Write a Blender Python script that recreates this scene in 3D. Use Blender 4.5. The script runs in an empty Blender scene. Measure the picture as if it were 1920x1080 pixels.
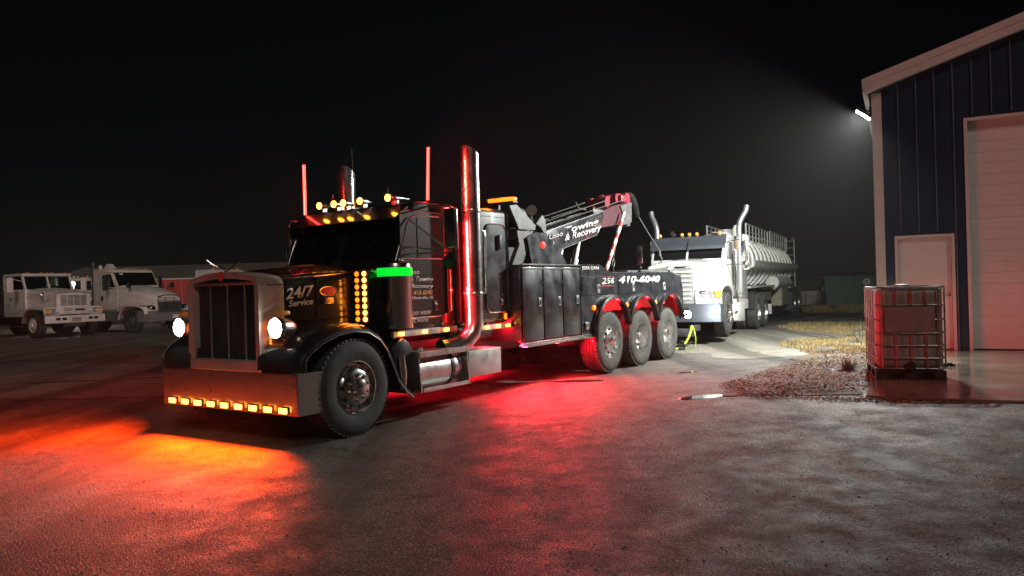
import bpy, bmesh, math, random
from math import sin, cos, pi, radians
from mathutils import Vector, Matrix, noise

S = bpy.context.scene
COL = S.collection
random.seed(7)

# ------------------------------------------------------------------ camera
cd = bpy.data.cameras.new('camera'); cam = bpy.data.objects.new('camera', cd); COL.objects.link(cam)
cd.sensor_width = 36.0; cd.lens = 36.0 * 1434 / 1920; cd.clip_start = 0.05; cd.clip_end = 2000
PITCH, ROLL, CH = -0.002, 0.0295, 1.61
_F = Vector((0, cos(PITCH), sin(PITCH))); _R = Vector((1, 0, 0)); _U = _R.cross(_F)
_R2 = _R * cos(ROLL) - _U * sin(ROLL); _U2 = _U * cos(ROLL) + _R * sin(ROLL)
_m = Matrix((_R2, _U2, -_F)).transposed().to_4x4(); _m.translation = (0, 0, CH)
cam.matrix_world = _m
S.camera = cam

HAZE = .0006
# ------------------------------------------------------------------ night sky and an added dim fill sun
SUN_EL, SUN_ROT = radians(36), radians(165)
W = bpy.data.worlds.new('World'); S.world = W; W.use_nodes = True
nt = W.node_tree; bg = nt.nodes['Background']
sk = nt.nodes.new('ShaderNodeTexSky'); sk.sky_type = 'NISHITA'; sk.sun_disc = False
sk.sun_elevation = SUN_EL; sk.sun_rotation = SUN_ROT
nt.links.new(sk.outputs[0], bg.inputs[0]); bg.inputs[1].default_value = 0.00035
sl = bpy.data.lights.new('moon', 'SUN'); sl.energy = 0.46; sl.angle = radians(12); sl.color = (1.0, .85, .72)  # broad fill added to lift the ground, parked trucks and facade
so = bpy.data.objects.new('moon', sl); COL.objects.link(so)
_d = Vector((sin(SUN_ROT) * cos(SUN_EL), cos(SUN_ROT) * cos(SUN_EL), sin(SUN_EL)))
so.rotation_euler = _d.to_track_quat('Z', 'Y').to_euler()
S.view_settings.view_transform = 'Standard'; S.view_settings.look = 'None'
S.view_settings.exposure = 0; S.view_settings.gamma = 1; S.view_settings.use_curve_mapping = False
S.render.engine = 'CYCLES'
S.cycles.max_bounces = 6; S.cycles.diffuse_bounces = 2; S.cycles.glossy_bounces = 4
S.cycles.transparent_max_bounces = 12; S.cycles.use_denoising = True
S.cycles.sample_clamp_indirect = 4.0

# ------------------------------------------------------------------ materials
def mat(name, col, rough=.5, metal=0., coat=0., nz=0., nscale=6., bump=0., bscale=60., rnz=0., emit=None, es=0., spec=None):
    m = bpy.data.materials.new(name); m.use_nodes = True
    n = m.node_tree.nodes; l = m.node_tree.links; p = n['Principled BSDF']
    p.inputs['Base Color'].default_value = (*col, 1); p.inputs['Roughness'].default_value = rough
    p.inputs['Metallic'].default_value = metal; p.inputs['Coat Weight'].default_value = coat
    p.inputs['Coat Roughness'].default_value = .08
    if spec is not None: p.inputs['Specular IOR Level'].default_value = spec
    if nz or bump or rnz:
        tc = n.new('ShaderNodeTexCoord')
    if nz or rnz:
        t = n.new('ShaderNodeTexNoise'); t.inputs['Scale'].default_value = nscale; t.inputs['Detail'].default_value = 6
        l.new(tc.outputs['Object'], t.inputs['Vector'])
    if nz:
        mx = n.new('ShaderNodeMix'); mx.data_type = 'RGBA'
        mx.inputs['A'].default_value = (*[c * (1 - nz) for c in col], 1); mx.inputs['B'].default_value = (*[min(1, c * (1 + nz)) for c in col], 1)
        cr = n.new('ShaderNodeMapRange'); cr.inputs['From Min'].default_value = .3; cr.inputs['From Max'].default_value = .7
        l.new(t.outputs['Fac'], cr.inputs['Value']); l.new(cr.outputs[0], mx.inputs['Factor']); l.new(mx.outputs['Result'], p.inputs['Base Color'])
    if rnz:
        cr = n.new('ShaderNodeMapRange'); cr.inputs['From Min'].default_value = .3; cr.inputs['From Max'].default_value = .7
        cr.inputs['To Min'].default_value = max(.02, rough - rnz); cr.inputs['To Max'].default_value = min(1, rough + rnz)
        l.new(t.outputs['Fac'], cr.inputs['Value']); l.new(cr.outputs[0], p.inputs['Roughness'])
    if bump:
        b = n.new('ShaderNodeTexNoise'); b.inputs['Scale'].default_value = bscale; b.inputs['Detail'].default_value = 4
        l.new(tc.outputs['Object'], b.inputs['Vector'])
        bn = n.new('ShaderNodeBump'); bn.inputs['Strength'].default_value = bump; bn.inputs['Distance'].default_value = .01
        l.new(b.outputs['Fac'], bn.inputs['Height']); l.new(bn.outputs[0], p.inputs['Normal'])
    if emit:
        p.inputs['Emission Color'].default_value = (*emit, 1); p.inputs['Emission Strength'].default_value = es
    return m

def glass(name, tint=(.5, .55, .55), refl=.12, rough=.03):
    m = bpy.data.materials.new(name); m.use_nodes = True
    n = m.node_tree.nodes; l = m.node_tree.links
    n.remove(n['Principled BSDF']); out = n['Material Output']
    t = n.new('ShaderNodeBsdfTransparent'); t.inputs[0].default_value = (*tint, 1)
    g = n.new('ShaderNodeBsdfGlossy'); g.inputs['Roughness'].default_value = rough
    lw = n.new('ShaderNodeFresnel'); lw.inputs['IOR'].default_value = 1.5
    mx = n.new('ShaderNodeMixShader'); l.new(lw.outputs[0], mx.inputs[0]); l.new(t.outputs[0], mx.inputs[1]); l.new(g.outputs[0], mx.inputs[2])
    l.new(mx.outputs[0], out.inputs[0])
    return m

M = {}
M['black'] = mat('black_paint', (.015, .014, .015), .38, 0, 1.0, nz=.3, nscale=3, spec=.2)
M['black'].node_tree.nodes['Principled BSDF'].inputs['Coat Roughness'].default_value = .035
M['bodyblack'] = mat('body_black_paint', (.022, .022, .026), .34, 0, .6, nz=.3, nscale=4, rnz=.12)
M['trimblack'] = mat('black_trim', (.012, .012, .012), .5, nz=.3)
M['chrome'] = mat('chrome', (.72, .71, .69), .27, 1.0, nz=.05, nscale=5, rnz=.03)
M['dullchrome'] = mat('weathered_chrome', (.46, .44, .42), .25, 1.0, nz=.05, nscale=14, rnz=.02)
M['wornchrome'] = mat('worn_chrome', (.30, .28, .27), .3, .75, nz=.06, nscale=9, rnz=.03)
M['stackmetal'] = mat('stack_metal', (.50, .50, .50), .33, .75, nz=.06, nscale=4)
M['bluesteel'] = mat('blue_grey_steel', (.22, .25, .29), .34, .8, nz=.08, nscale=3)
M['alu'] = mat('brushed_aluminium', (.55, .54, .52), .36, 1.0, nz=.15, nscale=9, rnz=.1)
M['aluplate'] = mat('aluminium_plate', (.50, .49, .47), .45, .6, nz=.15, nscale=6, rnz=.1)
M['rubber'] = mat('tyre_rubber', (.040, .039, .037), .75, nz=.4, nscale=9, bump=.3, bscale=40)
M['dusty'] = mat('dusty_tyre_rubber', (.055, .053, .047), .85, nz=.35, nscale=7, bump=.3, bscale=40)
M['steel'] = mat('dark_steel', (.06, .06, .062), .5, .4, nz=.3, nscale=7)
M['greysteel'] = mat('grey_steel', (.095, .094, .092), .5, .3, nz=.3, nscale=9)
M['holes'] = mat('dark_recess', (.006, .006, .006), .8)
M['glassdark'] = mat('tinted_window', (.006, .006, .007), .05, 0, 0, spec=.7)
M['glass'] = glass('clear_glass', (.62, .7, .66))
M['white'] = mat('white_paint', (.64, .64, .61), .3, 0, .7, nz=.05, nscale=2, rnz=.08)
M['dullwhite'] = mat('dusty_white_paint', (.72, .70, .66), .45, 0, .2, nz=.14, nscale=3, rnz=.1)
M['greyplastic'] = mat('grey_plastic', (.16, .155, .15), .55, nz=.2)
M['amber'] = mat('amber_lamp', (.8, .3, .02), .3, emit=(1.0, .16, .008), es=3.2)
M['amberhot'] = mat('bright_amber_lamp', (.8, .4, .05), .3, emit=(1.0, .30, .03), es=15)
M['amberdim'] = mat('amber_lens', (.75, .33, .06), .25, coat=.5, emit=(1.0, .36, .05), es=.04)
M['red'] = mat('red_lamp', (.8, .03, .02), .3, emit=(1.0, .035, .018), es=3.0)
M['redhot'] = mat('bright_red_lamp', (.8, .1, .05), .3, emit=(1.0, .045, .035), es=16)
M['reddim'] = mat('red_lens', (.6, .02, .03), .25, coat=.5, emit=(1, .03, .05), es=.35)
M['green'] = mat('green_lamp', (.02, .8, .1), .3, emit=(.0, 1.0, .035), es=.85)
M['head'] = mat('headlamp_glow', (1, 1, 1), .2, emit=(1.0, .95, .88), es=60)
M['work'] = mat('work_lamp_glow', (1, 1, 1), .2, emit=(.95, 1.0, .95), es=60)
M['flood'] = mat('flood_lamp_glow', (1, 1, 1), .2, emit=(1.0, 1.0, .88), es=60)
M['lens'] = mat('clear_lamp_lens', (.55, .56, .58), .15, .5, coat=.8)
M['letter'] = mat('white_vinyl', (.72, .70, .68), .5, nz=.08)
M['letterred'] = mat('red_vinyl', (.55, .05, .06), .5, nz=.08)
M['letteror'] = mat('orange_vinyl', (.75, .35, .10), .5)
M['whiteletterred'] = mat('pale_vinyl', (.75, .62, .6), .5)
M['magenta'] = mat('red_boom_paint', (.21, .018, .035), .42, nz=.3, nscale=8)
M['maroon'] = mat('dark_maroon_paint', (.065, .014, .020), .45, nz=.3, nscale=8)
M['stripewhite'] = mat('white_reflective_tape', (.75, .73, .7), .4)
M['stripered'] = mat('red_reflective_tape', (.55, .05, .03), .4)
M['cable'] = mat('steel_cable', (.10, .095, .09), .6, .2, bump=.5, bscale=200)
M['hose'] = mat('yellow_green_hose', (.55, .75, .04), .4)
M['galv'] = mat('galvanised_steel', (.55, .55, .53), .5, .25, nz=.12, nscale=5)
M['tank'] = mat('stainless_tank', (.76, .76, .74), .42, .35, nz=.1, nscale=4, rnz=.1)
M['beige'] = mat('beige_paint', (.34, .30, .22), .6, nz=.2)
M['panel'] = mat('navy_wall_panel', (.021, .040, .082), .30, .0, 1.0, nz=.15, nscale=2)
M['ribcrest'] = mat('worn_rib_edge', (.17, .20, .27), .4, .2, nz=.35, nscale=2)  # pale highlight along the rib crests, put into the colour
M['trim'] = mat('white_metal_trim', (.66, .60, .58), .45, nz=.06, nscale=3)
M['doorwhite'] = mat('white_door_paint', (.72, .69, .69), .4, nz=.05, nscale=3, rnz=.08)
M['roof'] = mat('pale_metal_roof', (.22, .20, .18), .5, nz=.1)
M['green_paint'] = mat('dumpster_green', (.055, .12, .075), .5, nz=.35, nscale=3, rnz=.1)
M['lid'] = mat('dumpster_lid', (.04, .06, .05), .5, nz=.3)
M['concrete'] = mat('weathered_concrete', (.40, .37, .32), .8, nz=.25, nscale=3, bump=.4, bscale=30)
M['redpaint'] = mat('red_trailer_paint', (.55, .05, .04), .45, nz=.2)
M['shedwall'] = mat('tan_metal_wall', (.16, .13, .105), .6, nz=.15)
M['leaf'] = mat('dry_leaf', (.15, .095, .045), .8, nz=.6, nscale=40)
M['weed'] = mat('grey_weed', (.13, .12, .085), .8, nz=.4, nscale=30)
M['greenleaf'] = mat('dark_green_leaf', (.03, .07, .025), .6, nz=.4, nscale=30)
M['grass'] = mat('dry_yellow_grass', (.30, .22, .085), .75, nz=.4, nscale=3)
M['stone'] = mat('gravel_stone', (.17, .16, .15), .55, nz=.5, nscale=3)

# ------------------------------------------------------------------ mesh helpers
class MB:
    """collects shapes, links them as one mesh; flip mirrors Y so truck builders can use (rearward, left, up)"""
    def __init__(s, flip=False):
        s.bm = bmesh.new(); s.f = flip; s.mi = 0
    def _faces(s, before):
        for f in s.bm.faces:
            if f.index == -1 or f not in before: f.material_index = s.mi
    def box(s, x0, x1, y0, y1, z0, z1, b=0., seg=2):
        bm2 = bmesh.new()
        mt = Matrix.Translation(((x0 + x1) / 2, (y0 + y1) / 2, (z0 + z1) / 2)) @ Matrix.Diagonal((abs(x1 - x0), abs(y1 - y0), abs(z1 - z0), 1))
        bmesh.ops.create_cube(bm2, size=1, matrix=mt)
        if b: bmesh.ops.bevel(bm2, geom=bm2.edges[:], offset=b, segments=seg, affect='EDGES', profile=.5, clamp_overlap=True)
        s.add(bm2)
    def add(s, bm2, mtx=None):
        vs = {}
        for v in bm2.verts: vs[v] = s.bm.verts.new(mtx @ v.co if mtx else v.co)
        for f in bm2.faces:
            try:
                nf = s.bm.faces.new([vs[v] for v in f.verts]); nf.material_index = s.mi
            except ValueError: pass
        bm2.free()
    def quad(s, *pts):
        f = s.bm.faces.new([s.bm.verts.new(p) for p in pts]); f.material_index = s.mi
    def prism(s, poly, plane, a, b, bev=0., seg=2):
        bm2 = bmesh.new()
        def P(p, t): return {'xz': (p[0], t, p[1]), 'xy': (p[0], p[1], t), 'yz': (t, p[0], p[1])}[plane]
        v0 = [bm2.verts.new(P(p, a)) for p in poly]; v1 = [bm2.verts.new(P(p, b)) for p in poly]
        n = len(poly)
        bm2.faces.new(v0); bm2.faces.new(v1[::-1])
        for i in range(n): bm2.faces.new([v0[i], v1[i], v1[(i + 1) % n], v0[(i + 1) % n]])
        bmesh.ops.recalc_face_normals(bm2, faces=bm2.faces[:])
        if bev: bmesh.ops.bevel(bm2, geom=bm2.edges[:], offset=bev, segments=seg, affect='EDGES', profile=.5, clamp_overlap=True)
        s.add(bm2)
    def rings(s, rs, closed=True, cap=True):
        """skin a list of point rings"""
        vr = [[s.bm.verts.new(p) for p in r] for r in rs]
        n = len(vr[0])
        for a, b in zip(vr, vr[1:]):
            for i in range(n if closed else n - 1):
                j = (i + 1) % n
                f = s.bm.faces.new([a[i], a[j], b[j], b[i]]); f.material_index = s.mi
        if cap and closed:
            for r in (vr[0], vr[-1][::-1]):
                f = s.bm.faces.new(r); f.material_index = s.mi
    def tube(s, path, r, seg=8, closed=False, cap=True):
        path = [Vector(p) for p in path]; n = len(path)
        rs = []; up = None
        for i, p in enumerate(path):
            if closed: t = path[(i + 1) % n] - path[i - 1]
            else: t = path[min(i + 1, n - 1)] - path[max(i - 1, 0)]
            t.normalize()
            if up is None: up = Vector((0, 0, 1)) if abs(t.z) < .9 else Vector((1, 0, 0))
            a = t.cross(up); 
            if a.length < 1e-4: a = t.orthogonal()
            a.normalize(); b = a.cross(t).normalized(); up = b
            rr = r[i] if isinstance(r, (list, tuple)) else r
            rs.append([p + a * rr * cos(2 * pi * k / seg) + b * rr * sin(2 * pi * k / seg) for k in range(seg)])
        if closed: rs.append(rs[0]); 
        s.rings(rs, True, cap and not closed)
    def lathe(s, prof, p0, axis, seg=24, cap=False):
        """prof: (along axis, radius)"""
        ax = Vector(axis).normalized(); a = ax.orthogonal().normalized(); b = ax.cross(a); p0 = Vector(p0)
        rs = [[p0 + ax * h + (a * cos(2 * pi * k / seg) + b * sin(2 * pi * k / seg)) * max(r, 1e-4) for k in range(seg)] for h, r in prof]
        s.rings(rs, True, cap)
    def cyl(s, p0, p1, r, seg=12, r1=None):
        p0 = Vector(p0); p1 = Vector(p1); d = p1 - p0
        s.lathe([(0, r), (d.length, r if r1 is None else r1)], p0, d, seg, True)
    def ball(s, c, r, sc=(1, 1, 1), u=10, v=8):
        bm2 = bmesh.new(); bmesh.ops.create_uvsphere(bm2, u_segments=u, v_segments=v, radius=r)
        s.add(bm2, Matrix.Translation(c) @ Matrix.Diagonal((*sc, 1)))
    def build(s, name, m, parent=None, smooth=38, loc=None):
        bm = s.bm
        if s.f:
            for v in bm.verts: v.co.y = -v.co.y
        bmesh.ops.remove_doubles(bm, verts=bm.verts[:], dist=1e-5)
        bmesh.ops.recalc_face_normals(bm, faces=bm.faces[:])
        me = bpy.data.meshes.new(name); bm.to_mesh(me); bm.free()
        for mm in (m if isinstance(m, (list, tuple)) else [m]): me.materials.append(M[mm] if isinstance(mm, str) else mm)
        if smooth:
            me.polygons.foreach_set('use_smooth', [True] * len(me.polygons))
            me.set_sharp_from_angle(angle=radians(smooth))
        o = bpy.data.objects.new(name, me); COL.objects.link(o)
        if parent: o.parent = parent
        if loc: o.location = loc
        return o

def tag(o, label=None, cat=None, group=None, kind=None):
    for k, v in (('label', label), ('category', cat), ('group', group), ('kind', kind)):
        if v: o[k] = v
    return o
def thing(name, label, cat, loc, rot=(0, 0, 0), group=None):
    o = bpy.data.objects.new(name, None); COL.objects.link(o); o.empty_display_size = .3
    o.location = loc; o.rotation_euler = rot
    return tag(o, label, cat, group)
def kids(o): return [c for c in bpy.data.objects if c.parent == o]
def dup(o, parent=None, loc=None, rot=None, name=None):
    c = o.copy(); COL.objects.link(c)
    if name: c.name = name
    c.parent = parent if parent else o.parent
    if loc is not None: c.location = loc
    if rot is not None: c.rotation_euler = rot
    for k in kids(o):
        d = k.copy(); COL.objects.link(d); d.parent = c
        for q in kids(k):
            e = q.copy(); COL.objects.link(e); e.parent = d
    return c
FLIPPED = set()      # things whose builders use (rearward, left, up)
def lamp(kind, parent, loc, power, col, target=None, size=.1, size_y=None, spread=None, spot=None, blend=.5, name='light_source'):
    if parent is not None and parent.name in FLIPPED:
        loc = (loc[0], -loc[1], loc[2])
        if target is not None: target = (target[0], -target[1], target[2])
    L = bpy.data.lights.new(name, kind); L.energy = power; L.color = col
    if kind == 'AREA':
        L.size = size
        if size_y: L.shape = 'RECTANGLE'; L.size_y = size_y
        if spread: L.spread = spread
    elif kind in ('POINT', 'SPOT'):
        L.shadow_soft_size = size
        if kind == 'SPOT': L.spot_size = spot or 1.2; L.spot_blend = blend
    o = bpy.data.objects.new(name, L); COL.objects.link(o)
    if parent: o.parent = parent
    o.location = loc
    if target is not None:
        o.rotation_euler = (Vector(target) - Vector(loc)).to_track_quat('-Z', 'Y').to_euler()
    return o

def text(name, s, m, parent, org, h, width=None, shear=0., bold=0., ang=0., depth=.004, flare=0.):
    """lettering on a truck's left side: reads along +x (rearward), stands up, faces -y; org = (x, left, up)"""
    cu = bpy.data.curves.new(name, 'FONT'); cu.body = s; cu.size = 1.0; cu.extrude = 0; cu.shear = shear; cu.offset = bold; cu.resolution_u = 3
    t = bpy.data.objects.new(name, cu); COL.objects.link(t)
    dg = bpy.context.evaluated_depsgraph_get()
    me = bpy.data.meshes.new_from_object(t.evaluated_get(dg)); bpy.data.objects.remove(t); bpy.data.curves.remove(cu)
    xs = [v.co.x for v in me.vertices]; ys = [v.co.y for v in me.vertices]
    x0, x1, y0, y1 = min(xs), max(xs), min(ys), max(ys)
    sy = h / (y1 - y0); sx = sy if width is None else width / (x1 - x0)
    bm = bmesh.new(); bm.from_mesh(me)
    g = bmesh.ops.extrude_face_region(bm, geom=bm.faces[:])
    for e in g['geom']:
        if isinstance(e, bmesh.types.BMVert): e.co.z += depth / sy
    for v in bm.verts:
        x = (v.co.x - x0) * sx; y = (v.co.y - y0) * sy; z = v.co.z * sy
        v.co = Vector((org[0] + x * cos(ang) - y * sin(ang), -(org[1] + z + flare * x), org[2] + x * sin(ang) + y * cos(ang)))
    bmesh.ops.recalc_face_normals(bm, faces=bm.faces[:])
    bm.to_mesh(me); bm.free(); me.name = name
    me.materials.clear(); me.materials.append(M[m])
    o = bpy.data.objects.new(name, me); COL.objects.link(o); o.parent = parent
    return o

def smooth(x, a, b):
    t = max(0., min(1., (x - a) / (b - a))); return t * t * (3 - 2 * t)

# tow truck frame: u rearward, v to the truck's left, w up
TX, TY, TYAW = -2.775, 9.13, .585
def TW(u, v, w=0.): return Vector((TX + u * sin(TYAW) + v * cos(TYAW), TY + u * cos(TYAW) - v * sin(TYAW), w))
def TL(x, y):
    dx, dy = x - TX, y - TY
    return dx * sin(TYAW) + dy * cos(TYAW), dx * cos(TYAW) - dy * sin(TYAW)
def ground_z(x, y):
    u, v = TL(x, y)
    a = .15 * smooth(v, 1.7, 5.0) * smooth(u, .2, 4.4)
    b = .12 * smooth(u, 8, 16)
    c = .10 * smooth(-v, 4, 14)
    return max(a, b, c)

# ------------------------------------------------------------------ ground materials
TYAW_G = .585
def ground_mat(name, dark, light, stone, rough=(.5, .8), scale=1.0, wet=.0, bump=.6, crack=0.):
    m = bpy.data.materials.new(name); m.use_nodes = True
    n = m.node_tree.nodes; l = m.node_tree.links; p = n['Principled BSDF']
    tc = n.new('ShaderNodeTexCoord')
    def noi(sc, det=6, rgh=.6):
        t = n.new('ShaderNodeTexNoise'); t.inputs['Scale'].default_value = sc * scale; t.inputs['Detail'].default_value = det
        t.inputs['Roughness'].default_value = rgh; l.new(tc.outputs['Object'], t.inputs['Vector']); return t
    def rng(src, a, b, c=0., d=1.):
        r = n.new('ShaderNodeMapRange'); r.inputs['From Min'].default_value = a; r.inputs['From Max'].default_value = b
        r.inputs['To Min'].default_value = c; r.inputs['To Max'].default_value = d; l.new(src, r.inputs['Value']); return r.outputs[0]
    def mix(f, a, b):
        x = n.new('ShaderNodeMix'); x.data_type = 'RGBA'
        if isinstance(f, float): x.inputs['Factor'].default_value = f
        else: l.new(f, x.inputs['Factor'])
        for k, v in (('A', a), ('B', b)):
            if isinstance(v, tuple): x.inputs[k].default_value = (*v, 1)
            else: l.new(v, x.inputs[k])
        return x.outputs['Result']
    big = noi(.35, 8, .65); med = noi(2.6, 8, .7); fine = noi(48, 4, .7)
    vo = n.new('ShaderNodeTexVoronoi'); vo.inputs['Scale'].default_value = 85 * scale; l.new(tc.outputs['Object'], vo.inputs['Vector'])
    c1 = mix(rng(big.outputs['Fac'], .35, .65), dark, light)
    c2 = mix(rng(med.outputs['Fac'], .42, .68, 0, .6), c1, tuple(x * .55 for x in dark))
    sep = n.new('ShaderNodeSeparateColor'); l.new(vo.outputs['Color'], sep.inputs[0])
    c3 = mix(rng(sep.outputs[0], .72, .95, 0, .8), c2, stone)
    c4 = mix(rng(sep.outputs[1], .75, .9, 0, .6), c3, tuple(x * .4 for x in dark))
    mp = n.new('ShaderNodeMapping'); mp.inputs['Rotation'].default_value = (0, 0, TYAW_G); mp.inputs['Scale'].default_value = (1.5, .09, 1); l.new(tc.outputs['Object'], mp.inputs['Vector'])
    trk = n.new('ShaderNodeTexNoise'); trk.inputs['Scale'].default_value = 1.0; trk.inputs['Detail'].default_value = 5; l.new(mp.outputs[0], trk.inputs['Vector'])
    c5 = mix(rng(trk.outputs['Fac'], .46, .62, 0, .8), c4, tuple(x * .35 for x in dark))
    st_ = noi(.9, 3, .5); c6 = mix(rng(st_.outputs['Fac'], .62, .70, 0, .6), c5, tuple(x * .4 for x in dark))
    vc = n.new('ShaderNodeTexVoronoi'); vc.feature = 'DISTANCE_TO_EDGE'; vc.inputs['Scale'].default_value = .42 * scale
    wv = n.new('ShaderNodeVectorMath'); wv.operation = 'MULTIPLY_ADD'; l.new(med.outputs['Color'], wv.inputs[0]); wv.inputs[1].default_value = (.9, .9, 0); l.new(tc.outputs['Object'], wv.inputs[2]); l.new(wv.outputs[0], vc.inputs['Vector'])
    c7 = mix(rng(vc.outputs['Distance'], .0, .012, crack, 0), c6, tuple(x * .3 for x in dark))
    l.new(c7, p.inputs['Base Color'])
    rr = n.new('ShaderNodeMath'); rr.operation = 'MULTIPLY_ADD'
    l.new(rng(med.outputs['Fac'], .35, .65), rr.inputs[0]); rr.inputs[1].default_value = rough[1] - rough[0]; rr.inputs[2].default_value = rough[0]
    if wet:
        w = rng(big.outputs['Fac'], .48, .60, 1.0, 1.0 - wet)
        r2 = n.new('ShaderNodeMath'); r2.operation = 'MULTIPLY'; l.new(rr.outputs[0], r2.inputs[0]); l.new(w, r2.inputs[1]); l.new(r2.outputs[0], p.inputs['Roughness'])
    else: l.new(rr.outputs[0], p.inputs['Roughness'])
    add = n.new('ShaderNodeMath'); add.operation = 'MULTIPLY_ADD'
    l.new(vo.outputs['Distance'], add.inputs[0]); add.inputs[1].default_value = -.8; l.new(fine.outputs['Fac'], add.inputs[2])
    ad2 = n.new('ShaderNodeMath'); ad2.operation = 'MULTIPLY_ADD'; l.new(med.outputs['Fac'], ad2.inputs[0]); ad2.inputs[1].default_value = .35; l.new(add.outputs[0], ad2.inputs[2])
    bn = n.new('ShaderNodeBump'); bn.inputs['Strength'].default_value = bump; bn.inputs['Distance'].default_value = .016
    l.new(ad2.outputs[0], bn.inputs['Height']); l.new(bn.outputs[0], p.inputs['Normal'])
    p.inputs['Specular IOR Level'].default_value = .5
    return m
M['asphalt'] = ground_mat('worn_asphalt', (.060, .053, .045), (.108, .098, .084), (.32, .30, .27), (.52, .85), 1., .10, .55, .7)
M['gravel'] = ground_mat('packed_gravel', (.125, .115, .088), (.20, .185, .15), (.30, .28, .25), (.7, .95), .6, 0, .6)
M['dirt'] = ground_mat('brown_dirt', (.060, .042, .026), (.115, .084, .053), (.22, .18, .13), (.7, .95), .8, 0, 1.)
M['lot'] = ground_mat('brown_dirt_lot', (.10, .075, .050), (.17, .13, .09), (.24, .20, .16), (.7, .95), .5, 0, .8)
M['pad'] = mat('wet_concrete', (.15, .13, .10), .16, nz=.35, nscale=1.3, rnz=.14, bump=.12, bscale=18)
M['water'] = mat('puddle_water', (.03, .028, .024), .03, spec=.6)

def axis_vals(pts):
    out = []
    for a, b, st in pts:
        x = a
        while x < b - 1e-6: out.append(x); x += st
    out.append(pts[-1][1]); return out
xs = axis_vals([(-260, -60, 20), (-60, -24, 3), (-24, -8, .8), (-8, 9, .25), (9, 24, .8), (24, 60, 3), (60, 300, 20)])
ys = axis_vals([(-40, -4, 4), (-4, 0, .8), (0, 16, .25), (16, 40, .8), (40, 70, 3), (70, 400, 22)])
bm = bmesh.new()
gv = [[bm.verts.new((x, y, ground_z(x, y))) for x in xs] for y in ys]
for j in range(len(ys) - 1):
    for i in range(len(xs) - 1): bm.faces.new((gv[j][i], gv[j][i + 1], gv[j + 1][i + 1], gv[j + 1][i]))
me = bpy.data.meshes.new('ground'); bm.to_mesh(me); bm.free(); me.materials.append(M['asphalt'])
me.polygons.foreach_set('use_smooth', [True] * len(me.polygons))
o = bpy.data.objects.new('ground', me); COL.objects.link(o); tag(o, kind='structure')

def patch(name, outline, center, m, off, nrings=14, amp=.12, nsc=2.2, sub=.12, kind='structure', flat=None):
    """ground sheet with a ragged edge, laid just above the ground"""
    pts = []
    n = len(outline)
    for i in range(n):
        a = Vector((*outline[i], 0)); b = Vector((*outline[(i + 1) % n], 0)); k = max(1, int((b - a).length / sub))
        for t in range(k):
            p = a.lerp(b, t / k); q = p * nsc
            pts.append((p.x + amp * noise.noise((q.x, q.y, 1.3)) + .4 * amp * noise.noise((q.x * 4, q.y * 4, 7)), p.y + amp * noise.noise((q.x, q.y, 9.1)) + .4 * amp * noise.noise((q.x * 4, q.y * 4, 3))))
    bm = bmesh.new(); c = Vector(center)
    vr = []
    for r in range(1, nrings + 1):
        f = r / nrings; ring = []
        for x, y in pts:
            X, Y = c.x + (x - c.x) * f, c.y + (y - c.y) * f
            ring.append(bm.verts.new((X, Y, flat if flat is not None else ground_z(X, Y) + off)))
        vr.append(ring)
    cv = bm.verts.new((c.x, c.y, flat if flat is not None else ground_z(c.x, c.y) + off)); N = len(pts)
    for i in range(N):
        bm.faces.new((cv, vr[0][i], vr[0][(i + 1) % N]))
        for r in range(nrings - 1): bm.faces.new((vr[r][i], vr[r + 1][i], vr[r + 1][(i + 1) % N], vr[r][(i + 1) % N]))
    bmesh.ops.recalc_face_normals(bm, faces=bm.faces[:])
    if sum(f.normal.z for f in bm.faces) < 0: bmesh.ops.reverse_faces(bm, faces=bm.faces[:])
    me = bpy.data.meshes.new(name); bm.to_mesh(me); bm.free(); me.materials.append(M[m])
    me.polygons.foreach_set('use_smooth', [True] * len(me.polygons))
    o = bpy.data.objects.new(name, me); COL.objects.link(o); tag(o, kind=kind); return o
patch('gravel_yard', [(4.2, 15.2), (6.2, 14.6), (8.4, 18.5), (15, 33), (22, 48), (30, 75), (-8, 75), (0, 30), (2.2, 21)], (7.5, 24), 'gravel', .006, 24, .8, .7, .35)
patch('dirt_verge', [(2.75, 9.95), (3.4, 9.55), (4.2, 9.35), (4.35, 9.75), (5.2, 11.4), (6.6, 14.0), (7.1, 15.2), (6.4, 15.6), (5.2, 14.2), (4.2, 12.6), (3.4, 11.4)], (4.6, 11.4), 'dirt', .014, 20, .2, 1.6)
patch('dirt_lot', [(-30, 24), (-12, 19.5), (-7, 21), (-4.5, 26), (-6, 45), (-18, 70), (-60, 70), (-60, 30)], (-20, 38), 'lot', .008, 24, .5, .6, .5)
patch('gravel_track', [(-14, 11.6), (-8.5, 12.2), (-5.2, 12.3), (-4.6, 13.6), (-6, 15.5), (-14, 17), (-26, 18), (-26, 12.5)], (-10, 14.2), 'lot', .011, 20, .45, .9, .3)
for i, (c, rx, ry) in enumerate([((2.45, 9.93), .36, .15), ((3.32, 11.0), .16, .12), ((3.0, 13.3), .2, .10), ((1.05, 12.75), .42, .16)]):
    ol = [(c[0] + rx * cos(t * pi / 10), c[1] + ry * sin(t * pi / 10)) for t in range(20)]
    patch('puddle', ol, c, 'water', .005, 4, .06, 5, .04)

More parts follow.
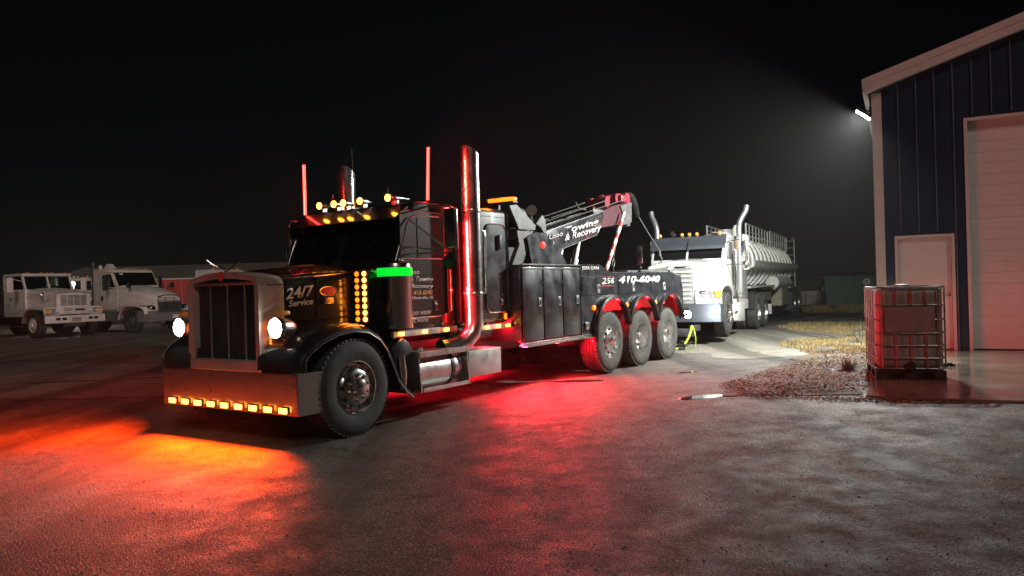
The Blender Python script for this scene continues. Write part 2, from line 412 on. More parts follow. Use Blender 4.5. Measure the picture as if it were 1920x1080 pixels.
# concrete pad in front of the building
BX, BY, BZ, BYAW = 7.132, 14.877, .179, radians(27)
def BW(s, d, z=0.): return Vector((BX + s * cos(BYAW) + d * sin(BYAW), BY - s * sin(BYAW) + d * cos(BYAW), BZ + z))
mb = MB()
pad_l, pad_f = -.02, -6.42
for k in range(6):        # slabs with control joints
    a, b = pad_l + k * 3.0, pad_l + (k + 1) * 3.0 - .012
    for q in range(2):
        c, d = pad_f + q * 3.2, pad_f + (q + 1) * 3.2 - .012
        d = min(d, -.002)
        pts = [BW(a, c), BW(b, c), BW(b, d), BW(a, d)]
        mb.prism([(p.x, p.y) for p in pts], 'xy', BZ - .25, BZ, .008, 1)
o = mb.build('concrete_pad', 'pad', smooth=30); tag(o, kind='structure')

# ------------------------------------------------------------------ metal building
B = thing('metal_building', 'navy metal workshop with white trim, entry door and roll-up door', 'building', (BX, BY, BZ), (0, 0, -BYAW))
BLEN, RIDGE = 13.4, 6.7
def roof_z(s): return 4.985 + .307 * (s if s < RIDGE else 2 * RIDGE - s)     # wall top under the fascia
DOOR = (.298, 1.297, 2.18); GAR = (1.495, 5.25, 4.30)
ribs = [.112 + .305 * k for k in range(-0, 44)]
ribs = [.135] + [r for r in ribs if .2 < r < BLEN]
for a, b in zip(ribs, ribs[1:] + [BLEN]):
    mb = MB()
    cuts = sorted({a, b, *[x for o_ in (DOOR, GAR) for x in o_[:2] if a < x < b]})
    for c, d in zip(cuts, cuts[1:]):
        mid = (c + d) / 2; z0 = 0.0
        for o_ in (DOOR, GAR):
            if o_[0] < mid < o_[1]: z0 = o_[2]
        pts = [(c + .001, z0), (d - .001, z0), (d - .001, roof_z(d)), (c + .001, roof_z(c))]
        if c < RIDGE < d: pts.insert(3, (RIDGE, roof_z(RIDGE)))
        mb.prism(pts, 'xz', .0, .03)
        w = d - c
        if w > .2:            # two low minor ribs
            for q in (.36, .64):
                x = c + w * q; mb.prism([(x - .02, z0), (x + .02, z0), (x + .02, roof_z(x)), (x - .02, roof_z(x))], 'xz', -.006, .002)
    z0 = 0.0
    for o_ in (DOOR, GAR):
        if o_[0] - .02 < a < o_[1] + .02: z0 = o_[2] + .045
    if a > .2:
        mb.prism([(a - .036, .003), (a - .013, -.036), (a + .013, -.036), (a + .036, .003)], 'xy', z0, roof_z(a) - .03, .003, 1)
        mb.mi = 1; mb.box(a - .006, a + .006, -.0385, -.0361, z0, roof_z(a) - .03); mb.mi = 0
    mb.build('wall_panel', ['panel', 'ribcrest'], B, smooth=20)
# other walls
mb = MB(); mb.box(.0, .03, .032, 22, 0, 4.98); mb.build('side_wall', 'panel', B, 0)
mb = MB(); mb.box(BLEN - .03, BLEN, .032, 22, 0, 4.98); mb.build('side_wall', 'panel', B, 0)
mb = MB(); mb.prism([(0.03, 0), (BLEN - .03, 0), (BLEN - .03, 4.98), (RIDGE, roof_z(RIDGE) - .01), (.03, 4.98)], 'xz', 21.97, 22); mb.build('rear_wall', 'panel', B, 0)
for sgn in (0, 1):
    mb = MB()
    def rp(s): return BLEN - s if sgn else s
    zt = lambda s: 5.21 + .307 * (s + .186)
    mb.prism([(rp(-.186), zt(-.186) - .03), (rp(RIDGE), zt(RIDGE) - .03), (rp(RIDGE), zt(RIDGE)), (rp(-.186), zt(-.186))], 'xz', -.19, 22.2)
    mb.build('roof', 'roof', B, 0)
    mb = MB()     # rake fascia, an upper and a lower band
    mb.prism([(rp(-.19), zt(-.19) - .13), (rp(RIDGE - .001), zt(RIDGE) - .13), (rp(RIDGE - .001), zt(RIDGE) + .012), (rp(-.19), zt(-.19) + .012)], 'xz', -.235, -.192)
    mb.prism([(rp(-.15), zt(-.15) - .275), (rp(RIDGE - .001), zt(RIDGE) - .275), (rp(RIDGE - .001), zt(RIDGE) - .131), (rp(-.17), zt(-.17) - .131)], 'xz', -.222, -.185)
    mb.build('rake_trim', 'trim', B, 0)
    mb = MB(); mb.prism([(rp(-.15), zt(-.15) - .265), (rp(RIDGE), zt(RIDGE) - .265), (rp(RIDGE), zt(RIDGE) - .235), (rp(-.15), zt(-.15) - .235)], 'xz', -.184, -.036); mb.build('soffit', 'trim', B, 0)
    mb = MB(); mb.box(*sorted((rp(-.185), rp(-.10))), -.18, 22.2, zt(-.186) - .24, zt(-.186) - .035); mb.build('eave_trim', 'trim', B, 0)
mb = MB(); mb.box(-.036, .135, -.038, -.001, 0, 4.96); mb.box(-.036, -.001, -.001, .14, 0, 4.96); mb.build('corner_trim', 'trim', B, 0)
# entry door
mb = MB()
mb.box(DOOR[0], DOOR[0] + .055, -.03, .10, 0, DOOR[2]); mb.box(DOOR[1] - .055, DOOR[1], -.03, .10, 0, DOOR[2])
mb.box(DOOR[0] + .0551, DOOR[1] - .0551, -.03, .10, DOOR[2] - .055, DOOR[2]); fr = mb.build('door_frame', 'trim', B, 0)
mb = MB(); mb.box(DOOR[0] + .058, DOOR[1] - .058, .05, .094, .015, DOOR[2] - .058, .003, 1); dr = mb.build('entry_door', 'doorwhite', B, 30)
mb = MB(); mb.cyl((1.185, .05, 1.03), (1.185, .034, 1.03), .032, 14); mb.cyl((1.185, .035, 1.03), (1.185, -.02, 1.03), .011, 8); mb.tube([(1.19, -.02, 1.03), (1.13, -.022, 1.03), (1.07, -.018, 1.028)], .010, 8); mb.build('door_handle', 'chrome', dr)
mb = MB(); mb.box(DOOR[0] + .06, DOOR[1] - .06, .03, .13, .001, .014); mb.build('threshold', 'alu', B, 0)
# overhead door
mb = MB()
mb.box(GAR[0], GAR[0] + .055, -.03, .19, 0, GAR[2]); mb.box(GAR[1] - .055, GAR[1], -.03, .19, 0, GAR[2])
mb.box(GAR[0] + .0551, GAR[1] - .0551, -.03, .19, GAR[2] - .055, GAR[2]); mb.build('overhead_door_frame', 'trim', B, 0)
gd = bpy.data.objects.new('overhead_door', None); COL.objects.link(gd); gd.parent = B
z = .012
for k in range(7):
    mb = MB(); h = .608
    for (q0, q1) in ((0, .335), (.341, .665), (.671, .997)):
        mb.box(GAR[0] + .057, GAR[1] - .057, .14, .18, z + h * q0, z + h * q1, .004, 1)
    mb.box(GAR[0] + .058, GAR[1] - .058, .146, .178, z, z + h * .99)
    mb.build('door_section', 'doorwhite', gd, 25); z += h
mb = MB(); mb.box(GAR[0] + .057, GAR[1] - .057, .138, .182, .0005, .011); mb.build('bottom_seal', 'trimblack', gd, 0)

# flood lamp on the corner of the side wall
fl = thing('flood_light', 'bright white flood lamp fixed under the eave at the building corner', 'lamp', BW(-.03, .12, 4.66), (0, 0, -BYAW))
mb = MB(); mb.box(-.05, 0.02, -.06, .06, -.09, .09, .006, 1); mb.tube([(-.04, 0, 0), (-.09, 0, .02), (-.12, 0, 0)], .018); mb.build('bracket', 'greysteel', fl)
ax = Vector((-.62, 0, -.78)); tt = Vector((-.78, 0, .62))
def FP(a, b, c): return Vector((-.13, 0, -.02)) + tt * a + Vector((0, 1, 0)) * b + ax * c
mb = MB(); mb.rings([[FP(x * .16, y * .11, c) for x, y in ((-1, -1), (1, -1), (1, 1), (-1, 1))] for c in (-.02, .045)]); mb.build('housing', 'greysteel', fl, 0)
mb = MB(); mb.rings([[FP(x * .15, y * .10, c) for x, y in ((-1, -1), (1, -1), (1, 1), (-1, 1))] for c in (.047, .062)]); mb.build('lens', 'flood', fl, 0)
lamp('AREA', fl, FP(0, 0, .09), 1550, (.97, 1.0, .95), FP(0, .15, 2) , .30)

# ------------------------------------------------------------------ wheels
def arc_pts(cx, cz, r, a0, a1, n, rz=None):
    rz = rz or r
    return [(cx + r * cos(radians(a0 + (a1 - a0) * k / n)), cz + rz * sin(radians(a0 + (a1 - a0) * k / n))) for k in range(n + 1)]
def tyre_mesh(R, w, off=0., lugs=True, m='rubber', seg=48):
    mb = MB(); k = R / .54
    s = [(-.0, .292), (.012, .33), (.020, .40), (.014, .46), (-.004, .505), (-.018, .518), (-.028, .533), (-.045, .540)]
    g = []
    for c in (-.09, -.14, -.19):
        g += [(c + .008, .541), (c + .006, .528), (c - .006, .528), (c - .008, .541)]
    e = [(-w - a, r) for a, r in s[::-1]]
    e = [(-w + (-a), r) for a, r in s[::-1]]
    prof = [(a - off, r * k) for a, r in s] + [(a - off, r * k) for a, r in g if a > -w + .05] + [(a - off, r * k) for a, r in e]
    mb.lathe(prof, (0, 0, 0), (0, -1, 0), seg)
    if lugs:
        n = 52
        for i in range(n):
            t = 2 * pi * i / n
            for a0, a1 in ((-.012, -.072), (-w + .072, -w + .012)):
                bm2 = bmesh.new(); bmesh.ops.create_cube(bm2, size=1, matrix=Matrix.Rotation(t, 4, 'Y') @ Matrix.Translation((0, -((a0 + a1) / 2 - off), R * .994)) @ Matrix.Rotation(.25, 4, 'Z') @ Matrix.Diagonal((.034, abs(a1 - a0), .022, 1)))
                mb.add(bm2)
    return mb
def make_wheel(style, R=.54, w=.29, parent=None, tyre='rubber', rimm='alu', detail=True):
    k = R / .54; mb = MB(); seg = 32
    if style == 'steer':
        pr = [(-.01, .300), (.008, .299), (.010, .290), (-.018, .282), (-.05, .262), (-.052, .245), (-.012, .228), (.010, .195), (.020, .165), (.026, .125), (.030, .118), (.030, .10), (.080, .088), (.094, .055), (.097, .0)]
        hz, hr = .006, .212; lug = (.022, .050, .143)
    else:
        pr = [(-.01, .300), (.008, .299), (.010, .290), (-.02, .281), (-.10, .268), (-.150, .255), (-.165, .235), (-.172, .19), (-.172, .115), (-.15, .108), (-.035, .100), (-.015, .085), (-.010, .0)]
        hz, hr = -.166, .212; lug = (-.171, -.13, .143)
    mb.lathe([(a, r * k) for a, r in pr], (0, 0, 0), (0, -1, 0), seg)
    if detail:
        for i in range(10):
            t = 2 * pi * i / 10
            mb.mi = 1; c = Vector((cos(t) * hr * k, -hz, sin(t) * hr * k)); mb.cyl(c + Vector((0, .03, 0)), c + Vector((0, -.002 if style != 'steer' else -.004, 0)), .026 * k, 10)
            mb.mi = 0; t += pi / 10; c = Vector((cos(t) * lug[2] * k, 0, sin(t) * lug[2] * k)); mb.cyl(c + Vector((0, -lug[0], 0)), c + Vector((0, -lug[1], 0)), .017, 6)
    wh = mb.build('wheel', [rimm, 'holes'], parent)
    tyre_mesh(R, w, 0, detail).build('tyre', tyre, wh)
    if style == 'dual': tyre_mesh(R, w, .335, detail).build('tyre', tyre, wh)
    return wh
def put_wheels(proto, spots, parent):
    """spots: (u, v of outer sidewall, w, side) ; side 1 = truck's left"""
    first = True
    for u, v, w, sd in spots:
        o = proto if first else dup(proto, parent)
        first = False
        o.location = (u, -v * sd, w); o.rotation_euler = (0, random.random() * 6, 0) if sd > 0 else (0, random.random() * 6, pi)
        o.rotation_mode = 'XYZ'

def rrect(u0, u1, z0, z1, r, n=5):
    pts = []
    for cx, cz, a in ((u1 - r, z1 - r, 0), (u0 + r, z1 - r, 90), (u0 + r, z0 + r, 180), (u1 - r, z0 + r, 270)):
        pts += arc_pts(cx, cz, r, a, a + 90, n)
    return pts

# ------------------------------------------------------------------ TOW TRUCK
T = thing('tow_truck', 'black heavy wrecker truck with lit amber, red and green lamps and raised boom', 'tow truck', (TX, TY, 0), (0, 0, pi / 2 - TYAW))
def tb(name, m, mb, parent=T, smooth=38): return mb.build(name, m, parent, smooth)

FLIPPED.add(T.name)
# chassis
mb = MB(True)
for s in (-1, 1): mb.box(-.5, 9.9, s * .40 - .045, s * .40 + .045, .62, .90)
for u in (0, 6.3, 7.66, 9.02): mb.cyl((u, -.95, .54), (u, .95, .54), .085, 10); mb.box(u - .16, u + .16, -.2, .2, .40, .70, .05)
for u in (1.4, 3.0, 4.5, 5.4): mb.box(u - .06, u + .06, -.40, .40, .66, .86)
mb.cyl((2.2, 0, .62), (6.2, 0, .58), .07, 10)
tb('chassis', 'steel', mb)

# wheels
st = make_wheel('steer', .54, .29, T, 'rubber', 'dullchrome')
put_wheels(st, [(.03, 1.20, .54, 1), (.03, 1.20, .54, -1)], T)
lf = make_wheel('steer', .545, .34, T, 'dusty', 'chrome')
put_wheels(lf, [(6.31, 1.235, .575, 1), (6.31, 1.235, .575, -1)], T)
du = make_wheel('dual', .54, .27, T, 'dusty', 'alu')
put_wheels(du, [(7.66, 1.235, .54, 1), (7.66, 1.235, .54, -1), (9.02, 1.235, .54, 1), (9.02, 1.235, .54, -1)], T)

# bumper with rolled ends
mb = MB(True)
prof = [(-.775, .775), (-.785, .755), (-.785, .36), (-.775, .335), (-.68, .335), (-.68, .345), (-.755, .352), (-.755, .765), (-.70, .768), (-.70, .778)]
mb.prism(prof, 'xz', -1.17, 1.17)
for s in (-1, 1):
    mb.box(-.784, -.42, s * 1.171, s * 1.185, .335, .775, .004, 1)
tb('bumper', 'wornchrome', mb, smooth=25)
bmp = [o for o in kids(T) if o.name == 'bumper'][0]
mb = MB(True); mb.box(-.790, -.7851, .07, .42, .40, .62); 
for k in range(9):
    v = -.97 + k * .243
    mb = MB(True); mb.box(-.806, -.7855, v - .065, v + .065, .355, .425, .018, 3); L = tb('bumper_light', ['chrome'], mb)
    mb = MB(True); mb.box(-.818, -.8062, v - .060, v + .060, .361, .419, .012, 3); tb('lamp_lens', 'amberhot', mb, L)
lamp('AREA', T, (-.84, 0, .40), 380, (1.0, .045, .0), (-2.1, 0, -.22), 2.1, .06, radians(122))
lamp('AREA', T, (-.86, -1.20, .92), 250, (1.0, .045, .0), (-2.2, -2.9, 0), .25, .15, radians(110))

# grille
mb = MB(True)
def arch(hw, zb, zt, r, crown, n=6):
    p = [(-hw, zb)] + [(-hw + r - r * cos(a * pi / 2 / n), zt - r + r * sin(a * pi / 2 / n)) for a in range(n + 1)]
    q = [(-y, z) for y, z in p[::-1]]
    top = [(p[-1][0] + (q[0][0] - p[-1][0]) * t / 5, zt + crown * (1 - (2 * t / 5 - 1) ** 2)) for t in range(1, 5)]
    return p + top + q
A1 = arch(.625, .80, 1.81, .13, .055); A2 = arch(.545, .80, 1.755, .07, .035)
for (ua, ub, oa, ia) in ((-.80, -.46, A1, A2),):
    rs = [[(ua, y, z) for y, z in oa], [(ub, y * 1.0, z) for y, z in oa], [(ub, y, z) for y, z in ia], [(ua + .012, y, z) for y, z in ia], [(ua, y, z) for y, z in oa]]
    mb.rings(rs, closed=False, cap=False)
mb.box(-.805, -.70, -.625, .625, .775, .895, .01, 1)
tb('grille_surround', 'aluplate', mb)
mb = MB(True); mb.box(-.70, -.66, -.55, .55, .85, 1.79); tb('grille_backing', 'holes', mb, smooth=0)
mb = MB(True)
for k in range(36): 
    v = -.53 + k * .0303; mb.box(-.715, -.705, v, v + .012, .89, 1.72)
o = tb('grille_mesh', 'trimblack', mb, smooth=0); o['kind'] = 'stuff'
for v in (-.283, .02, .32):
    mb = MB(True); mb.cyl((-.735, v, .89), (-.735, v, 1.715), .016, 10); tb('grille_bar', 'chrome', mb)
mb = MB(True); mb.box(-.79, -.715, -.5449, .5449, 1.715, 1.745, .006, 1); tb('grille_crossbar', 'wornchrome', mb)
mb = MB(True)
for s in (-1, 1):
    for k in range(9):
        z = 1.05 + k * .075; mb.ball((-.62, s * .627, z), .008, u=6, v=4); mb.ball((-.50, s * .627, z), .008, u=6, v=4)
    mb.box(-.70, -.47, s * .6255, s * .631, 1.70, 1.715)
tb('rivet_row', 'chrome', mb).__setitem__('kind', 'stuff')

# hood
def hsec(u, hw, zb, zs, zt, r=.13, n=6):
    p = [(u, -hw, zb)]
    p += [(u, -hw + r - r * cos(a * pi / 2 / n), zs - r + r * sin(a * pi / 2 / n)) for a in range(n + 1)]
    y1 = hw - r
    p += [(u, -y1 + 2 * y1 * t / 8, zs + (zt - zs) * (1 - (2 * t / 8 - 1) ** 2)) for t in range(1, 8)]
    p += [(u, -y, z) for (_, y, z) in p[:n + 2][::-1]]
    return p
mb = MB(True)
mb.rings([hsec(-.458, .60, 1.0, 1.80, 1.855), hsec(-.1, .645, .98, 1.835, 1.895), hsec(.4, .72, .98, 1.862, 1.935), hsec(.86, .80, .98, 1.885, 1.96)])
hood = tb('hood', 'black', mb)
mb = MB(True); mb.rings([hsec(.861, .815, 1.02, 1.90, 1.975), hsec(.93, .84, 1.02, 1.905, 1.985)]); mb.box(.86, 1.0, -.94, .94, 1.0, 1.89, .03, 2); tb('cowl', 'black', mb)
mb = MB(True)
mb.tube([(-.45, 0, 1.868), (.2, 0, 1.930), (.86, 0, 1.968)], .012, 6); tb('hood_hinge_strip', 'dullchrome', mb, hood)
for s in (-1, 1):
    mb = MB(True); mb.tube([(-.44, s * .585, 1.775), (0, s * .64, 1.80), (.45, s * .71, 1.835), (.85, s * .79, 1.855)], .008, 6); tb('hood_trim', 'chrome', mb, hood)
mb = MB(True)       # bird-like ornament reduced to a swept fin
mb.rings([[(-.74 + a, .035 * c, 1.865 + b), (-.74 + a + .05, 0, 1.885 + b), (-.74 + a, -.035 * c, 1.865 + b), (-.74 + a - .03, 0, 1.855 + b)] for a, b, c in ((0, 0, 1), (.03, .03, .8), (.10, .06, .6), (.16, .11, .25))])
mb.tube([(-.72, 0, 1.89), (-.86, 0, 1.93), (-.98, 0, 2.0)], [.018, .014, .004], 6)
tb('hood_ornament', 'chrome', mb)
mb = MB(True); mb.rings([[(.14 + .115 * k * cos(t * pi / 12), .684 + .15 * .115 * k * cos(t * pi / 12) + .02 * (1 - k) , 1.62 + .052 * k * sin(t * pi / 12)) for t in range(24)] for k in (1.0, .9, .75)]); 
# oval badge sits on the hood side, which leans out toward the cab
o = tb('hood_badge', 'letterred', mb); 
mb = MB(True); mb.tube([(.14 + .118 * cos(t * pi / 14), .687 + .15 * .118 * cos(t * pi / 14), 1.62 + .055 * sin(t * pi / 14)) for t in range(28)], .006, 5, closed=True); tb('badge_rim', 'chrome', mb, o)
mb = MB(True); mb.box(.06, .205, .675, .705, 1.47, 1.545, .015, 2); mb.mi = 1; mb.box(.075, .19, .7055, .715, 1.48, 1.535, .006, 2); tb('side_marker', ['chrome', 'amberdim'], mb)
text('lettering', '24/7', 'letter', T, (-.42, .609, 1.535), .125, .37, .22, .02, .10, .004, .138)
text('lettering', 'Service', 'letter', T, (-.385, .614, 1.455), .072, .31, .2, .015, .06, .004, .138)

for s in (-1, 1):      # wipers, hood latches
    mb = MB(True); mb.tube([(.93, s * .25, 1.975), (1.02, s * .50, 2.17), (1.10, s * .62, 2.34)], .010, 5); mb.tube([(1.00, s * .50, 2.09), (1.16, s * .66, 2.46)], .007, 4); tb('wiper', 'trimblack', mb)
    mb = MB(True); mb.box(.80, .90, s * .79, s * .835, 1.40, 1.50, .01, 1); tb('hood_latch', 'trimblack', mb)
    mb = MB(True); mb.box(-.02, -.012, s * .655, s * .668, 1.30, 1.78); mb.tube([(-.44, s * .612, 1.30), (.84, s * .806, 1.32)], .006, 4); tb('hood_seam', 'holes', mb)
mb = MB(True); mb.lathe([(0, .001), (.0, .055), (.012, .05), (.016, 0)], (-.800, 0, 1.815), (-1, 0, 0), 18); tb('grille_emblem', 'letterred', mb)
# headlights on side pods
for s in (-1, 1):
    mb = MB(True); c = (-.78, s * .85, 1.245)
    mb.lathe([(0, .108), (.02, .122), (.06, .120), (.16, .10), (.24, .06), (.27, .0)], c, (1, 0, 0), 20)
    mb.tube([(-.62, s * .84, 1.13), (-.60, s * .80, 1.03), (-.58, s * .64, .98)], .035, 8)
    mb.box(-.68, -.58, s * .62, s * .80, 1.20, 1.28, .02)
    h = tb('headlight', 'chrome', mb)
    mb = MB(True); mb.lathe([(-.022, 0.001), (-.018, .05), (-.004, .095), (.008, .106)], c, (1, 0, 0), 20); tb('lens', 'head', mb, h)
    mb = MB(True); mb.box(-.74, -.62, s * .80, s * .92, 1.375, 1.425, .02, 2); tb('turn_signal', 'amberdim', mb, h)
    lamp('SPOT', T, (-.84, s * .85, 1.245), 150, (1, .95, .88), (-14, s * 1.2, .2), .09, spot=radians(115), blend=1)
    mb = MB(True)
    for k in range(10): mb.box(-.700, -.690, s * .645 - .014 + .03 * s, s * .645 + .014 + .03 * s, 1.04 + k * .028, 1.06 + k * .028)
    tb('turn_strip', 'amber', mb, smooth=0).__setitem__('kind', 'stuff')

# front fenders
FPATH = [(-.80, .80), (-.79, .93), (-.70, 1.04), (-.50, 1.15), (-.26, 1.225), (0, 1.25), (.24, 1.215), (.44, 1.11), (.58, .95), (.67, .77), (.76, .58), (.88, .45), (1.0, .37)]
for s in (-1, 1):
    mb = MB(True); rs = []
    for i, (u, w) in enumerate(FPATH):
        p = Vector((u, w)); q = Vector(FPATH[min(i + 1, len(FPATH) - 1)]) - Vector(FPATH[max(i - 1, 0)]); q.normalize(); nrm = Vector((-q.y, q.x))
        def at(v, h): return (p.x + nrm.x * h, s * v, p.y + nrm.y * h)
        rs.append([at(.60, .02), at(.85, .03), at(1.08, .015), at(1.18, -.012), at(1.225, -.05), at(1.232, -.085), at(1.215, -.09), at(1.20, -.055), at(1.06, -.02), at(.60, -.02)])
    mb.rings(rs); f = tb('fender', 'black', mb)
    mb = MB(True); mb.tube([(r[5][0], r[5][1], r[5][2]) for r in rs], .010, 6); tb('fender_lip', 'dullchrome', mb, f)
    # inner body between fender, hood and headlamp
    mb = MB(True); mb.prism([(-.78, .80), (-.76, 1.0), (-.50, 1.12), (-.2, 1.2), (.1, 1.22), (.9, 1.22), (.9, .98), (.6, 1.0), (.35, 1.16), (0, 1.22), (-.3, 1.18), (-.62, .98), (-.66, .80)], 'xz', s * .50, s * .64); tb('fender_apron', 'black', mb)

# air cleaners with green band
for s in (-1, 1):
    mb = MB(True); c = (.93, s * 1.00, 1.14)
    mb.lathe([(0, .0), (0, .19), (.02, .205), (.63, .205), (.64, .212), (.655, .212), (.66, .205), (.75, .205), (.79, .19), (.82, .14), (.83, 0)], c, (0, 0, 1), 32)
    a = tb('air_cleaner', 'dullchrome', mb)
    mb = MB(True); mb.lathe([(.635, .207), (.637, .2155), (.738, .2155), (.74, .207)], c, (0, 0, 1), 32); tb('light_band', 'green', mb, a)
    mb = MB(True); mb.cyl((.93, s * .79, 1.8), (.80, s * .7, 1.86), .06, 10); tb('intake_pipe', 'dullchrome', mb, a)

# amber light panel beside the hood
mb = MB(True); mb.box(.44, .46, .80, 1.02, 1.235, 1.86, .005, 1); mb.box(.46, .70, .78, .80, 1.24, 1.85); PN = tb('light_panel', 'trimblack', mb)
for j, v in enumerate((.845, .965)):  # inner dimmer column is added as the outer column's reflection in the hood
    for k in range(8):
        z = 1.275 + k * .0765
        mb = MB(True); mb.lathe([(0, .030), (.012, .026), (.018, .0)], (.439, v, z), (-1, 0, 0), 10); tb('led', 'amberhot' if j else 'amber', mb, PN)
lamp('AREA', T, (.40, .90, 1.54), 1.2, (1.0, .30, .02), (-1.0, 1.3, 1.2), .5, .2)

# cab
mb = MB(True)
side = [(.94, 1.06), (.94, 1.94), (1.22, 2.60), (1.30, 2.70), (1.42, 2.74), (2.12, 2.77), (2.12, 1.06)]
mb.prism(side, 'xz', -1.0, 1.0, .05, 3)
cab = tb('cab', 'black', mb)
for s in (-1, 1):
    mb = MB(True)
    v0, v1 = sorted((s * .035, s * .90))
    def ws(t, o): return (.94 + .28 * t - .92 * o, 1.94 + .66 * t + .39 * o)
    a0, a1, a2, a3 = ws(.05, .004), ws(.95, .004), ws(.95, .010), ws(.05, .010)
    mb.prism([a0, a1, a2, a3], 'xz', v0, v1); tb('windshield', 'glassdark', mb, smooth=0)
    mb = MB(True); mb.prism([(1.12, 2.02), (1.80, 2.02), (1.80, 2.50), (1.27, 2.50)], 'xz', s * 1.001, s * 1.006); win = tb('side_window', 'glassdark', mb, smooth=0)
    mb = MB(True); mb.tube([(x, s * 1.006, z) for x, z in ((1.00, 2.0), (1.16, 2.42), (1.24, 2.52), (1.34, 2.55), (1.80, 2.55))], .013, 6); mb.tube([(1.36, s * 1.008, 2.02), (1.36, s * 1.008, 2.52)], .011, 6); mb.tube([(1.0, s * 1.006, 2.0), (1.85, s * 1.006, 2.0)], .010, 6); tb('window_trim', 'dullchrome', mb, win)
    # door with a bright bead round it
    mb = MB(True); mb.prism(rrect(1.03, 1.88, 1.25, 2.60, .10), 'xz', s * .999, s * 1.010); D = tb('door', 'black', mb, smooth=20)
    mb = MB(True); mb.tube([(x, s * 1.012, z) for x, z in rrect(1.03, 1.885, 1.25, 2.60, .11)], .009, 5, closed=True); tb('door_bead', 'dullchrome', mb, D)
    mb = MB(True); mb.box(1.66, 1.71, s * 1.011, s * 1.02, 1.33, 1.46, .006, 1); mb.box(1.675, 1.695, s * 1.02, s * 1.04, 1.33, 1.44, .008, 1); tb('door_handle', 'chrome', mb, D)
    mb = MB(True); mb.tube([(1.97, s * 1.01, 1.30), (1.97, s * 1.06, 1.32), (1.97, s * 1.06, 1.90), (1.97, s * 1.01, 1.92)], .015, 8); tb('grab_handle', 'chrome', mb)
    mb = MB(True); mb.box(1.925, 1.94, s * 1.0001, s * 1.02, 1.28, 1.95); ls = tb('light_strip', 'trimblack', mb)
    mb = MB(True)
    for k in range(22): mb.box(1.940, 1.945, s * 1.004, s * 1.016, 1.30 + k * .029, 1.318 + k * .029)
    tb('led_row', 'redhot', mb, ls, 0)['kind'] = 'stuff'
    lamp('AREA', T, (1.96, s * 1.05, 1.60), 68, (1.0, .010, .014), (3.2, s * 2.2, .35), .70, .05, radians(88))
    lamp('AREA', T, (2.02, s * 1.13, 1.75), 42, (1.0, .012, .012), (2.4, s * 1.19, 1.75), .04, 1.5, radians(75))
    # sun visor halves, roof lights come later
    mb = MB(True); mb.prism([(1.24, 2.665), (.98, 2.50), (.985, 2.488), (1.25, 2.645)], 'xz', s * .004, s * .97); tb('sun_visor', 'black', mb, smooth=20)
mb = MB(True); mb.box(.93, .96, -.03, .03, 1.96, 2.0); mb.prism([ws(.02, .002), ws(.98, .002), ws(.98, .016), ws(.02, .016)], 'xz', -.033, .033); tb('windshield_pillar', 'trimblack', mb, smooth=0)
for (v, big) in ((-.60, 0), (-.32, 0), (-.14, 0), (.165, 0), (.66, 0)):
    mb = MB(True); c = (1.22, v, 2.79)
    mb.lathe([(-.0, .045), (.03, .048), (.10, .036), (.20, .012), (.23, 0)], c, (1, 0, 0), 14); mb.box(1.26, 1.34, v - .02, v + .02, 2.70, 2.77)
    R_ = tb('roof_light', 'chrome', mb)
    mb = MB(True); mb.ball((1.215, v, 2.79), .046, (.6, 1, 1), 12, 8); tb('lamp_lens', 'amberhot', mb, R_)
for v in (.52, -.50):   # air horns
    mb = MB(True); mb.lathe([(0, .0), (0, .062), (.02, .058), (.10, .030), (.30, .018), (.42, .016), (.43, 0)], (1.36, v, 2.83), (1, 0, 0), 14); mb.box(1.52, 1.56, v - .02, v + .02, 2.73, 2.83); mb.tube([(1.38, v, 2.85), (1.38, v, 2.95)], .006, 5); tb('air_horn', 'chrome', mb)
mb = MB(True); mb.tube([(1.30, -.02, 2.73), (1.31, -.03, 3.1), (1.33, -.07, 3.52)], [.012, .007, .004], 5); tb('antenna', 'dullchrome', mb)
for (u, v, z0, z1) in ((1.30, -.98, 2.70, 3.40), (1.66, .95, 2.77, 3.45)):
    dv = .035 if v > 0 else 0.0; sg = 1 if v > 0 else -1
    mb = MB(True); mb.cyl((u, v, 2.70), (u, v, z0 + .01), .014, 8); wl = tb('whip_light', 'trimblack', mb)
    mb = MB(True)
    n = 20
    for k in range(n):
        t0 = k / n; t1 = (k + .86) / n
        mb.cyl((u - .015, v + .008 + dv * t0, z0 + (z1 - z0) * t0), (u - .015, v + .008 + dv * t1, z0 + (z1 - z0) * t1), .0105, 8)
    tb('led_row', 'redhot', mb, wl)['kind'] = 'stuff'
    mb = MB(True); mb.cyl((u, v, z0), (u, v + dv, z1 + .005), .021, 12); tb('lens_tube', 'red', mb, wl)
    lamp('AREA', T, (u, v + .05 * sg, (z0 + z1) / 2), 85, (1, .03, .02), (u + .8, v + 3 * sg, 2.9), .03, .65, radians(140))
